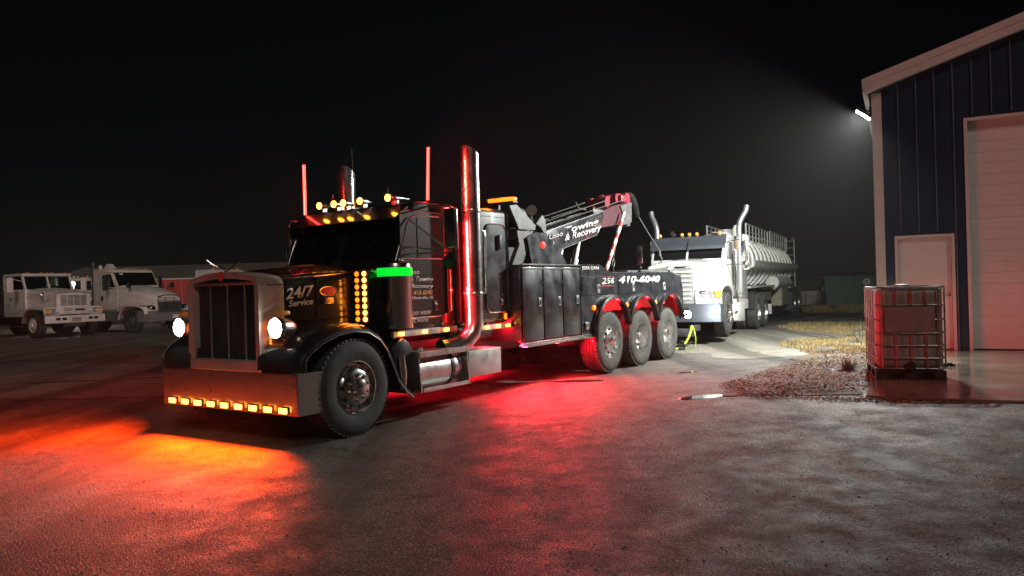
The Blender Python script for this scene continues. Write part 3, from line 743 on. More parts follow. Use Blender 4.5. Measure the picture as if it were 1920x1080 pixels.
# mirrors
for s in (-1, 1):
    mb = MB(True); mb.box(1.43, 1.50, s * 1.37, s * 1.57, 2.10, 2.62, .03, 3); mr = tb('mirror', 'dullchrome', mb)
    mb = MB(True); mb.quad((1.5015, s * 1.39, 2.12), (1.5015, s * 1.55, 2.12), (1.5015, s * 1.55, 2.60), (1.5015, s * 1.39, 2.60)); tb('mirror_glass', 'chrome', mb, mr, 0)
    mb = MB(True)
    mb.tube([(1.12, s * 1.0, 2.56), (1.3, s * 1.25, 2.64), (1.46, s * 1.47, 2.65), (1.46, s * 1.47, 2.60)], .012, 6)
    mb.tube([(1.10, s * 1.0, 2.04), (1.3, s * 1.28, 2.06), (1.46, s * 1.47, 2.06), (1.46, s * 1.47, 2.12)], .012, 6)
    mb.tube([(1.16, s * 1.0, 2.52), (1.44, s * 1.42, 2.10)], .010, 6)
    mb.tube([(1.12, s * 1.0, 2.14), (1.30, s * 1.3, 2.10), (1.44, s * 1.45, 2.12)], .010, 6)
    tb('mirror_arm', 'dullchrome', mb, mr)
    mb = MB(True); mb.lathe([(0, 0), (.0, .10), (-.02, .112), (-.05, .09), (-.06, 0)], (1.47, s * 1.47, 1.955), (1, 0, 0), 20); tb('spot_mirror', 'trimblack', mb, mr)
# lettering on the door
text('lettering', 'Looo', 'whiteletterred', T, (1.15, 1.012, 1.80), .06, .22, .25, .01)
text('lettering', '& Towing', 'whiteletterred', T, (1.17, 1.012, 1.69), .085, .48, .25, .02, -.02)
text('lettering', 'Recovery', 'whiteletterred', T, (1.20, 1.012, 1.61), .07, .44, .25, .015, -.02)
text('lettering', '410-6040', 'letteror', T, (1.24, 1.012, 1.535), .06, .38, .2, .02)
text('lettering', 'Huntsville, AL', 'whiteletterred', T, (1.22, 1.012, 1.475), .045, .42, .15, .01)
text('lettering', 'USDOT 4100787', 'whiteletterred', T, (1.16, 1.012, 1.285), .045, .42, 0, .012)
text('lettering', 'MC 915734', 'whiteletterred', T, (1.20, 1.003, 1.19), .045, .33, 0, .012)
mb = MB(True); mb.box(1.0, 1.09, 1.011, 1.014, 1.90, 1.98); tb('permit_sticker', 'letter', mb, smooth=0)

# sleeper
mb = MB(True); mb.box(2.16, 3.40, -1.03, 1.03, 1.08, 2.76, .09, 4); SL = tb('sleeper', 'black', mb)
for s in (-1, 1):
    mb = MB(True); mb.prism(rrect(2.79, 3.33, 1.24, 2.52, .12), 'xz', s * 1.031, s * 1.041); sd = tb('sleeper_door', 'bodyblack', mb, smooth=20)
    mb = MB(True); mb.tube([(x, s * 1.043, z) for x, z in rrect(2.79, 3.33, 1.24, 2.52, .13)], .009, 5, closed=True); tb('door_bead', 'chrome', mb, sd)
    mb = MB(True); mb.box(3.10, 3.16, s * 1.042, s * 1.085, 2.15, 2.37, .015, 2); tb('vent_cover', 'greysteel', mb, sd)
    mb = MB(True); mb.box(3.14, 3.19, s * 1.0415, s * 1.05, 1.34, 1.45, .006, 1); mb.box(3.155, 3.175, s * 1.05, s * 1.07, 1.35, 1.43, .006, 1); mb.ball((3.165, s * 1.055, 1.50), .012, u=8, v=6); tb('door_latch', 'chrome', mb, sd)
    mb = MB(True)
    for k in range(16): mb.ball((2.62 + k * .045, s * 1.031, 2.63 - .006 * (k % 2)), .008, u=6, v=4)
    tb('rivet_row', 'chrome', mb, smooth=60)['kind'] = 'stuff'
    for (u0, u1, us, w0) in ((.82, 2.08, (.955, 1.40, 1.84), 1.03), (2.64, 3.40, (2.77, 3.04, 3.30), 1.0)):
        mb = MB(True); mb.box(u0, u1, s * 1.0, s * 1.052, w0 - .0, w0 + .078, .006, 1); rl = tb('light_rail', 'aluplate', mb)
        for u in us:
            mb = MB(True); mb.box(u - .045, u + .045, s * 1.0525, s * 1.068, w0 + .018, w0 + .060, .008, 2); tb('marker_lamp', 'amberhot', mb, rl)
            if s > 0: lamp('POINT', T, (u, 1.16, w0 + .03), .12, (1, .4, .04), size=.03)
mb = MB(True); mb.tube([(3.375, 1.036, 1.2), (3.375, 1.036, 2.70)], .008, 6); mb.tube([(3.375, -1.036, 1.2), (3.375, -1.036, 2.70)], .008, 6); tb('corner_bead', 'chrome', mb)

# exhaust stacks
for s in (-1, 1):
    mb = MB(True)
    path = [(1.80, s * .98, .82), (1.98, s * 1.05, .83), (2.14, s * 1.12, .89), (2.25, s * 1.16, 1.0), (2.30, s * 1.17, 1.14), (2.30, s * 1.17, 1.4), (2.30, s * 1.17, 3.30)]
    mb.tube(path, .128, 24, cap=False)
    n = 24      # slanted open top
    r0 = [(2.30 + .128 * cos(2 * pi * k / n), s * 1.17 + .128 * sin(2 * pi * k / n), 3.30) for k in range(n)]
    r1 = [(x, y, 3.36 + .17 * (1 - ((x - 2.172) / .256))) for x, y, _ in r0]
    r2 = [(2.30 + (x - 2.30) * .94, s * 1.17 + (y - s * 1.17) * .94, z) for x, y, z in r1]
    r3 = [(x, y, 3.0) for x, y, _ in r2]
    mb.rings([r0, r1, r2, r3], True, False)
    es = tb('exhaust_stack', 'chrome', mb)
    for zc in (2.62, 1.50):
        mb = MB(True); mb.lathe([(0, .131), (.01, .136), (.04, .136), (.05, .131)], (2.30, s * 1.17, zc), (0, 0, 1), 24); tb('stack_clamp', 'chrome', mb, es)
    mb = MB(True); mb.tube([(2.44, s * 1.20, 2.40), (2.52, s * 1.22, 2.38), (2.54, s * 1.22, 2.30), (2.54, s * 1.22, 1.62), (2.52, s * 1.22, 1.54), (2.42, s * 1.20, 1.53)], .017, 8); tb('grab_rail', 'chrome', mb, es)
mb = MB(True); mb.lathe([(0, 0), (0, .10), (.9, .10), (.9, 0)], (2.0, .9, .98), (1, .05, 0), 16); tb('muffler', 'steel', mb)

# fuel tanks, steps and side boxes
for s in (-1, 1):
    mb = MB(True); mb.lathe([(0, 0), (.0, .22), (.02, .245), (.86, .245), (.88, .22), (.88, 0)], (1.16, s * .92, .575), (1, 0, 0), 32); FT = tb('fuel_tank', 'alu', mb)
    mb = MB(True); mb.lathe([(0, .247), (0, .256), (.06, .256), (.06, .247)], (1.80, s * .92, .575), (1, 0, 0), 32); tb('tank_strap', 'trimblack', mb, FT)
    mb = MB(True)
    mb.box(1.10, 2.06, s * .70, s * 1.22, .815, .835, .004, 1); mb.box(1.10, 2.06, s * 1.185, s * 1.22, .765, .815, .004, 1)
    mb.box(1.14, 2.07, s * 1.10, s * 1.235, .335, .352, .004, 1); mb.box(1.14, 2.07, s * 1.216, s * 1.236, .352, .385, .003, 1)
    for u in (1.085, 2.065):
        mb.prism([(s * .70, .40), (s * .70, .84), (s * 1.20, .84), (s * 1.24, .35), (s * 1.24, .335), (s * .95, .335)], 'yz', u, u + .018)
    tb('cab_step', 'alu', mb, smooth=25)
    mb = MB(True); mb.box(2.10, 2.86, s * .62, s * 1.215, .405, .76, .008, 2); bx = tb('side_box', 'aluplate', mb)
    mb = MB(True); mb.prism([(.94, 1.02), (1.02, .98), (1.13, .86), (1.13, .335), (1.02, .33), (.93, .42), (.80, .66), (.72, .92)], 'xz', s * .62, s * 1.10, .02, 2); tb('cab_fairing', 'black', mb)
mb = MB(True); mb.tube([(.83, 1.16, .42), (.80, 1.19, .62), (.78, 1.19, .82)], [.05, .06, .05], 10); tb('fender_cap', 'dullchrome', mb)
mb = MB(True); mb.tube([(1.7, .9, 1.02), (1.85, 1.0, .95), (1.95, .95, .88)], .02, 6); tb('coolant_hose', 'trimblack', mb)
mb = MB(True); mb.lathe([(0, 0), (0, .045), (.03, .045), (.03, 0)], (1.4, .95, .836), (0, 0, 1), 14); tb('filler_cap', 'chrome', mb)

# wrecker body : three tall lockers
mb = MB(True); mb.box(3.44, 5.26, -1.20, 1.20, .78, 1.935, .02, 2); tb('locker_body', 'bodyblack', mb)
for s in (-1, 1):
    for k in range(3):
        u0 = 3.455 + k * .60
        mb = MB(True); mb.box(u0 + .012, u0 + .582, s * 1.201, s * 1.228, .785, 1.895, .012, 2); ld = tb('locker_door', 'bodyblack', mb)
        mb = MB(True); mb.box(u0 + .44, u0 + .52, s * 1.2285, s * 1.236, 1.29, 1.43, .006, 1); mb.mi = 1; mb.box(u0 + .455, u0 + .505, s * 1.2362, s * 1.239, 1.31, 1.39, .004, 1); tb('latch', ['aluplate', 'holes'], mb, ld)
        mb = MB(True); mb.box(u0 + .005, u0 + .59, s * 1.2285, s * 1.238, 1.865, 1.885); mb.box(u0 + .005, u0 + .59, s * 1.205, s * 1.236, 1.925, 1.945); tb('door_trim', 'chrome', mb, ld, 0)
    mb = MB(True); mb.box(3.47, 5.60, s * 1.14, s * 1.25, .715, .765, .012, 2); mb.box(3.47, 5.60, s * 1.18, s * 1.27, .70, .712); tb('side_step', 'chrome', mb)
    # rear side panel with three wheel openings
    top = [(5.27, 1.955), (5.97, 1.955), (6.50, 1.80), (9.38, 1.80), (9.86, 1.68), (9.95, 1.45), (9.95, .86), (9.80, .80)]
    C3 = (9.08, 7.72, 6.36); bot = []
    for c in C3: bot += [p for p in arc_pts(c, .67, .70, 14, 166, 18)]
    bot += [(5.60, .70), (5.27, .70)]
    mb = MB(True); mb.prism(top + bot, 'xz', s * 1.19, s * 1.222); SP = tb('body_side', 'bodyblack', mb, smooth=20)
    for c in C3:
        a0, a1 = 15, 165
        pts = arc_pts(c, .66, .715, a0, a1, 20)
        if c == C3[-1]: pts += [(5.66, .70), (5.65, .62)]
        mb = MB(True); rs = []
        for (x, z) in pts:
            d = Vector((x - c, 0, z - .66)).normalized() if z > .75 else Vector((-1, 0, 0))
            rs.append([(x + d.x * h, s * v, z + d.z * h) for v, h in ((1.223, -.035), (1.223, .04), (1.27, .05), (1.315, .03), (1.33, -.005), (1.315, -.035))])
        mb.rings(rs); tb('fender_flare', 'black', mb)
    mb = MB(True); mb.box(5.27, 6.62, s * 1.2225, s * 1.228, 1.745, 1.752); mb.box(5.27, 6.60, s * 1.2225, s * 1.228, 1.395, 1.402); mb.box(6.45, 9.38, s * 1.195, s * 1.232, 1.802, 1.818); tb('body_trim', 'chrome', mb, smooth=0)
    for (u0, u1) in ((5.30, 6.52), (6.72, 7.98), (8.20, 9.72)):
        mb = MB(True); mb.box(u0, u1, s * 1.2225, s * 1.234, 1.41, 1.735 if u0 < 6 else 1.715, .008, 1); cdr = tb('cabinet_door', 'bodyblack', mb)
        um = {5.30: 5.90, 6.72: 7.36, 8.20: 8.88}[u0]
        mb = MB(True); mb.box(um - .05, um + .05, s * 1.2345, s * 1.242, 1.45, 1.60, .006, 1); mb.mi = 1; mb.box(um - .03, um + .03, s * 1.2422, s * 1.244, 1.52, 1.58, .004, 1); tb('latch', ['aluplate', 'holes'], mb, cdr)
    for u in (5.72, 7.05, 8.40):
        mb = MB(True); mb.lathe([(0, .045), (.015, .045), (.03, .03), (.035, 0)], (u, s * 1.2225, 1.20), (0, s, 0), 14); tb('marker_lamp', 'amber', mb)
    mb = MB(True); mb.box(3.25, 3.29, s * 1.02, s * 1.05, 1.13, 1.22, .008, 1); tb('marker_lamp', 'amber', mb)
    mb = MB(True); mb.box(5.36, 5.50, s * 1.223, s * 1.26, .84, .97, .02, 2); tb('air_valve', 'chrome', mb)
    mb = MB(True); mb.box(9.951, 9.97, s * .95, s * 1.19, .98, 1.06, .01, 1); mb.box(9.951, 9.962, s * 1.12, s * 1.19, 1.15, 1.55, .005, 1); tb('tail_light', 'red', mb)
    mb = MB(True); mb.lathe([(0, .05), (.02, .045), (.03, 0)], (9.70, s * 1.2225, 1.14), (0, s, 0), 14); tb('marker_lamp', 'red', mb)
    mb = MB(True); mb.box(5.70, 9.90, s * .50, s * .53, .52, 1.36); 
    for u in (6.98, 8.36): mb.box(u - .30, u + .30, s * .86, s * .88, .50, 1.0)
    tb('wheel_well_panel', 'aluplate', mb, smooth=0)
    for u in (5.75, 6.98, 8.36, 9.60): lamp('POINT', T, (u, s * 1.06, 1.10), 19, (1, .008, .014), size=.04)
    lamp('AREA', T, (4.3, s * 1.0, .66), 320, (1, .008, .02), (4.3, s * 1.7, 0), 2.6, .06)
    lamp('POINT', T, (3.05, s * .85, .95), 42, (1, .008, .02), size=.05)
mb = MB(True); mb.lathe([(0, .03), (.012, .03), (.02, 0)], (4.55, 1.15, .69), (0, 0, -1), 12); tb('under_lamp', 'redhot', mb)
mb = MB(True); mb.box(5.27, 9.94, -1.19, 1.19, 1.70, 1.755); mb.box(5.27, 5.30, -1.19, 1.19, .7, 1.70); tb('deck', 'steel', mb, smooth=0)
mb = MB(True); mb.box(9.92, 9.95, -1.19, 1.19, .86, 1.70); mb.box(9.95, 10.1, -.5, .5, .75, 1.1, .03); tb('tailboard', 'bodyblack', mb, smooth=25)
text('lettering', 'JERR-DAN', 'letter', T, (5.31, 1.2285, 1.838), .078, .62, .0, .035)
text('lettering', '256', 'whiteletterred', T, (6.02, 1.2350, 1.60), .115, .50, .25, .025)
text('lettering', '410-6040', 'letter', T, (6.70, 1.2350, 1.60), .145, 1.95, .25, .035)
mb = MB(True); mb.box(5.98, 6.50, 1.2345, 1.2375, 1.565, 1.580); mb.box(6.02, 6.50, 1.2345, 1.2375, 1.728, 1.7345); tb('lettering_rule', 'letterred', mb, smooth=0)

# amber light bar on its posts
mb = MB(True); mb.box(3.28, 3.40, -1.22, 1.22, 2.84, 2.865); mb.box(3.29, 3.39, -1.22, .74, 2.866, 2.93, .012, 2)
for v in (-.9, .9): mb.box(3.32, 3.37, v - .03, v + .03, 2.74, 2.84)
lb = tb('light_bar', 'trimblack', mb)
mb = MB(True); mb.box(3.285, 3.395, .76, 1.22, 2.868, 2.925, .015, 2); tb('lamp_lens', 'amber', mb, lb)
lamp('POINT', T, (3.34, 1.0, 3.02), 5, (1, .4, .03), size=.12)

# boom tower
for s in (-1, 1):
    mb = MB(True)
    mb.prism([(4.72, 2.42), (4.98, 2.52), (5.36, 2.52), (5.42, 2.44), (5.84, 2.21), (6.10, 1.94), (4.85, 1.94)], 'xz', s * .50, s * .535, .006, 1); tb('tower_plate', 'greysteel' if 0 else 'bodyblack', mb, smooth=20)
    mb = MB(True); mb.prism([(4.22, 2.92), (4.44, 2.955), (5.02, 2.64), (4.99, 2.55), (4.49, 2.545)], 'xz', s * .50, s * .53, .006, 1); mb.prism([(4.49, 2.54), (4.99, 2.54), (4.80, 2.25), (4.60, 1.94), (4.30, 1.94), (4.55, 2.3)], 'xz', s * .44, s * .49); tb('winch_plate', 'greysteel', mb, smooth=20)
    mb = MB(True); mb.prism([(5.04, 2.66), (5.26, 2.84), (5.37, 2.76), (5.40, 2.50), (5.30, 2.50), (5.20, 2.60)], 'xz', s * .40, s * .52, .015, 2); tb('pivot_lug', 'greysteel', mb, smooth=20)
    mb = MB(True); mb.lathe([(0, .06), (.015, .06), (.03, .04), (.035, 0)], (5.21, s * .536, 2.31), (0, s, 0), 16); tb('side_lamp', 'reddim' if s < 0 else 'red', mb)
    mb = MB(True); mb.cyl((7.14, s * .18, 2.43), (6.86, s * .18, 1.76), .055, 12); mb.cyl((7.0, s * .18, 2.10), (6.82, s * .18, 1.68), .075, 12); tb('lift_cylinder', 'alu', mb)
mb = MB(True); mb.lathe([(0, 0), (0, .20), (.03, .20), (.03, .12), (.80, .12), (.80, .20), (.83, .20), (.83, 0)], (4.75, -.415, 2.72), (0, 1, 0), 20); mb.box(4.3, 5.3, -.44, .44, 1.76, 2.25); tb('winch_drum', 'steel', mb)
mb = MB(True); mb.lathe([(0, .0), (0, .05), (.05, .085), (.09, .09), (.09, 0)], (4.93, .52, 2.87), (-.6, .3, .1), 14); mb.cyl((4.90, .50, 2.64), (4.90, .52, 2.86), .02, 6); tb('deck_lamp', 'lens', mb)

# boom
BA = math.atan2(3.11 - 2.58, 8.11 - 5.72)
mb = MB(True)
mb.prism([(4.95, 2.41), (5.72, 2.58), (8.11, 3.11), (8.12, 3.0), (7.80, 2.597), (6.18, 2.236), (5.2, 2.02)], 'xz', -.27, .27, .012, 2)
BM_ = tb('boom', 'bodyblack', mb, smooth=25)
for s in (-1, 1):
    mb = MB(True)
    mb.prism([(5.72, 2.565), (8.11, 3.095), (8.11, 3.112), (5.72, 2.582)], 'xz', s * .271, s * .279); mb.prism([(6.18, 2.238), (7.80, 2.599), (7.80, 2.616), (6.18, 2.255)], 'xz', s * .271, s * .279); tb('boom_trim', 'chrome', mb, BM_, 0)
mb = MB(True)
mb.prism([(8.05, 3.06), (8.65, 3.25), (9.45, 3.40), (9.52, 3.02), (9.0, 2.88), (8.10, 2.76), (7.92, 2.66)], 'xz', -.20, .20, .01, 1); tb('inner_boom', 'maroon', mb, smooth=25)
mb = MB(True)
for v in (-.22, .20): mb.prism([(9.02, 3.28), (9.60, 3.40), (9.56, 2.96), (9.30, 2.90), (8.92, 2.84), (9.2, 3.0)], 'xz', v, v + .03)
mb.box(9.35, 9.52, -.22, .22, 2.86, 2.98, .02); tb('boom_head', 'greysteel', mb, smooth=25)
for (u, z, r) in ((8.42, 3.32, .11), (9.42, 3.46, .14), (8.9, 3.45, .09)):
    for vs in (.12, -.21):
        mb = MB(True); mb.lathe([(0, 0), (0, r), (.03, r), (.045, r * .7), (.06, r), (.09, r), (.09, 0)], (u, vs, z), (0, 1, 0), 20); tb('sheave', 'magenta', mb)
mb = MB(True); mb.prism([(8.36, 3.28), (9.50, 3.46), (9.52, 3.56), (9.3, 3.59), (8.62, 3.47), (8.36, 3.40)], 'xz', -.10, .10, .02, 2); mb.box(8.95, 9.3, .21, .29, 3.36, 3.52, .03); tb('sheave_guard', 'magenta', mb, smooth=25)
mb = MB(True)
for s in (-1, 1):
    path = [(9.50, 3.60), (9.70, 3.63), (9.88, 3.58), (10.02, 3.44), (10.10, 3.28), (10.13, 3.12)]
    rs = []
    for i, (u, z) in enumerate(path):
        h = .05 + .035 * i; hh = (.09, .13, .17, .17, .13, .04)[i]
        rs.append([(u - .5 * hh, s * .14 - .03, z - hh * .6), (u - .5 * hh, s * .14 + .03, z - hh * .6), (u, s * .14 + .035, z), (u, s * .14 - .035, z)])
    mb.rings(rs)
tb('cable_guide', 'dullchrome', mb)
# winch lines along the boom, hook line down to the towed tractor
mb = MB(True)
for s in (-1, 1):
    mb.tube([(5.2, s * .2, 2.72), (5.76, s * .24, 2.75), (8.30, s * .24, 3.34)], .008, 6); mb.tube([(5.2, s * .3, 2.66), (5.76, s * .29, 2.68), (9.2, s * .29, 3.44)], .008, 6)
tb('winch_line', 'cable', mb)
mb = MB(True); mb.tube([(10.12, .14, 3.14), (10.5, .2, 2.78), (10.93, .30, 2.36)], .013, 6); mb.cyl((10.93, .30, 2.36), (10.95, .30, 2.22), .03, 8); mb.tube([(10.95, .30, 2.24), (10.99, .33, 2.16), (11.0, .30, 2.08), (10.94, .27, 2.06)], .018, 6); tb('tow_cable', 'cable', mb)
# striped prop pole : one piece per colour band
p0, p1 = Vector((8.00, .31, 1.80)), Vector((8.86, .31, 2.92))
for k in range(9):
    mb = MB(True); a = p0.lerp(p1, k / 9); b = p0.lerp(p1, (k + 1) / 9); mb.cyl(a, b, .042, 12); tb('pole_band', 'stripered' if k % 2 == 0 else 'stripewhite', mb)
mb = MB(True); mb.cyl((8.86, .31, 2.92), (9.02, .31, 3.14), .03, 10); tb('pole_end', 'stripewhite', mb)
mb = MB(True)
mb.tube([(8.62, .31, 2.70), (8.55, .31, 2.4), (8.42, .31, 2.12)], .010, 5); mb.tube([(8.42 + .05 * cos(t * pi / 8), .31, 2.04 + .07 * sin(t * pi / 8)) for t in range(16)], .016, 6, closed=True); mb.tube([(8.42, .31, 1.98), (8.40, .31, 1.80)], .010, 5); tb('hook_strap', 'cable', mb)
mb = MB(True); mb.tube([(7.05, .2, 3.22), (7.17, .2, 3.10), (7.47, .2, 3.10)], .018, 6); mb.box(7.66, 8.10, .15, .27, 3.03, 3.13, .01); tb('boom_lever', 'greysteel', mb)
text('lettering', 'Looo', 'whiteletterred', T, (5.86, .281, 2.44), .085, .52, .2, .01, .178)
text('lettering', 'Towing', 'letter', T, (6.45, .281, 2.525), .158, 1.44, .20, .022, .182)
text('lettering', '& Recovery', 'whiteletterred', T, (6.44, .281, 2.385), .165, 1.57, .35, .014, .182)
text('lettering', 'Inc', 'letterred', T, (7.29, .272, 2.515), .05, .14, .2, .01, BA)
text('lettering', 's', 'letter', T, (6.02, .272, 2.35), .06, None, 0, .01, BA)
# deck rails and rear work lamps
mb = MB(True); mb.box(6.6, 9.3, 1.02, 1.12, 1.756, 1.80); mb.tube([(8.4, .9, 1.84), (9.6, .7, 1.86), (9.9, .6, 1.85)], .035, 8); mb.box(8.5, 9.3, .3, .6, 1.756, 1.88, .03); tb('deck_gear', 'steel', mb)
for (u, v, z, tgt, P, r) in ((9.56, 1.09, 1.93, (12.6, .5, 1.7), 26, .055), (10.22, 1.20, .87, (13.2, -.2, .75), 12, .085)):
    mb = MB(True); mb.box(u - .06, u, v - .03, v + .03, z - .03, z + .03, .01, 2)
    if z > 1: mb.box(u - .05, u - .03, v - .015, v + .015, 1.76, z - .04)
    else: mb.box(9.94, u - .055, v - .06, v - .03, z - .02, z + .02)
    wk = tb('work_lamp', 'trimblack', mb)
    mb = MB(True); mb.ball((u + .03, v, z), r, (.7, 1, 1), 16, 12); tb('lens', 'work', mb, wk)
    lamp('POINT', T, (u + .13, v, z), P, (.92, .98, 1), None, .05)
# underlift arm to the towed front axle
mb = MB(True); mb.box(9.6, 11.3, -.14, .14, .38, .60, .02); mb.box(11.2, 11.45, -.95, .95, .30, .48, .02); mb.box(9.7, 10.0, -.30, .30, .35, .95, .03)
for v in (-.9, .9): mb.box(11.3, 11.7, v - .07, v + .07, .42, .56, .01)
tb('underlift_arm', 'steel', mb)

# ------------------------------------------------------------------ TOWED WHITE TRACTOR
def frame_at(x, y, yaw_deg): return (x, y), radians(yaw_deg)
SX, SY, SYAW = 4.20, 19.35, radians(27)
SM = thing('semi_tractor', 'white conventional tractor under tow with chrome stacks and blue-grey bumper', 'semi truck', (SX, SY, .255), (0, math.atan(.0285), pi / 2 - SYAW))
FLIPPED.add(SM.name)
def sb(name, m, mb, parent=SM, smooth=38): return mb.build(name, m, parent, smooth)
mb = MB(True)
for s in (-1, 1): mb.box(-.4, 6.9, s * .40 - .04, s * .40 + .04, .60, .86)
for u in (.18, 4.55, 5.85): mb.cyl((u, -.95, .53), (u, .95, .53), .08, 10); mb.box(u - .16, u + .16, -.2, .2, .40, .68, .05)
for u in (1.6, 3.2, 5.2, 6.8): mb.box(u - .05, u + .05, -.4, .4, .64, .82)
mb.box(4.4, 6.0, -.45, .45, .86, .95, .02); mb.lathe([(0, 0), (0, .48), (.06, .48), (.07, .44), (.07, 0)], (5.2, 0, .97), (0, 0, 1), 20)
sb('chassis', 'steel', mb)
w1 = make_wheel('steer', .53, .28, SM, 'rubber', 'chrome'); put_wheels(w1, [(.18, 1.20, .53, 1), (.18, 1.20, .53, -1)], SM)
w2 = make_wheel('dual', .52, .27, SM, 'dusty', 'alu'); put_wheels(w2, [(4.50, 1.22, .52, 1), (4.50, 1.22, .52, -1), (5.80, 1.22, .52, 1), (5.80, 1.22, .52, -1)], SM)
mb = MB(True)
mb.prism([(-1.20, .34), (1.20, .34), (1.20, .78), (-1.20, .78)], 'yz', -.74, -.70, .01, 1)
for s in (-1, 1): mb.box(-.735, -.38, s * 1.19, s * 1.205, .35, .775, .005, 1)
BPR = sb('bumper', 'bluesteel', mb, smooth=25)
for v in (-.42, .42):
    mb = MB(True); mb.tube([(-.76, v + .05 * cos(t * pi / 8), .60 + .065 * sin(t * pi / 8)) for t in range(16)], .018, 6, closed=True); mb.box(-.78, -.74, v - .03, v + .03, .66, .72, .01); sb('tow_shackle', 'steel', mb, BPR)
# hood, sloping and widening into fenders
def hs2(u, hw, zb, zs, zt, r=.12): return hsec(u, hw, zb, zs, zt, r)
mb = MB(True); mb.rings([hs2(-.66, .62, .80, 1.66, 1.78), hs2(-.60, .64, .80, 1.74, 1.83), hs2(0, .72, .80, 1.80, 1.89), hs2(.6, .84, .80, 1.86, 1.94), hs2(.98, .93, .80, 1.90, 1.98)]); sb('hood', 'white', mb)
mb = MB(True); mb.rings([[(-.665, y, z) for y, z in arch(.56, .78, 1.66, .08, .05)], [(-.70, y, z) for y, z in arch(.55, .79, 1.65, .08, .05)]]); GR = sb('grille', 'aluplate', mb, smooth=25)
mb = MB(True)
for k in range(7):
    mb = MB(True); mb.box(-.716, -.702, -.50, .50, .88 + k * .11, .93 + k * .11, .004, 1); sb('grille_slat', 'galv', mb, GR, 20)
for s in (-1, 1):
    fp = [(-.68, .78), (-.70, .98), (-.64, 1.14), (-.45, 1.24), (-.15, 1.31), (.2, 1.33), (.5, 1.28), (.72, 1.14), (.82, .96), (.86, .76)]
    mb = MB(True); rs = []
    for i, (u, w) in enumerate(fp):
        q = Vector(fp[min(i + 1, len(fp) - 1)]) - Vector(fp[max(i - 1, 0)]); q.normalize(); nx, nz = -q.y, q.x
        rs.append([(u + nx * h, s * v, w + nz * h) for v, h in ((.60, .02), (.9, .025), (1.12, .01), (1.20, -.05), (1.205, -.10), (1.19, -.10), (1.17, -.06), (.60, -.03))])
    mb.rings(rs); mb.box(-.69, -.60, s * .60, s * 1.19, .79, 1.16, .02, 2); sb('fender', 'white', mb)
    mb = MB(True); mb.box(-.712, -.692, s * .70, s * 1.03, .915, 1.095, .012, 2); mb.mi = 1; mb.box(-.722, -.7125, s * .73, s * .86, .94, 1.07, .01, 1); mb.box(-.722, -.7125, s * .88, s * 1.01, .94, 1.07, .01, 1); hl = sb('headlight', ['dullchrome', 'lens'], mb)
    mb = MB(True); mb.box(-.715, -.60, s * 1.035, s * 1.20, .915, 1.095, .015, 2); sb('turn_signal', 'amberdim', mb, hl)
    mb = MB(True); mb.prism([(.9, .80), (.9, .40), (1.2, .30), (2.5, .30), (2.5, .80)], 'xz', s * .75, s * 1.18, .02, 2); sb('tank_fairing', 'dullwhite', mb)
    mb = MB(True); mb.box(1.02, 1.32, s * 1.05, s * 1.215, .30, .34); mb.box(1.02, 1.32, s * 1.05, s * 1.215, .55, .58); sb('cab_step', 'alu', mb, smooth=0)
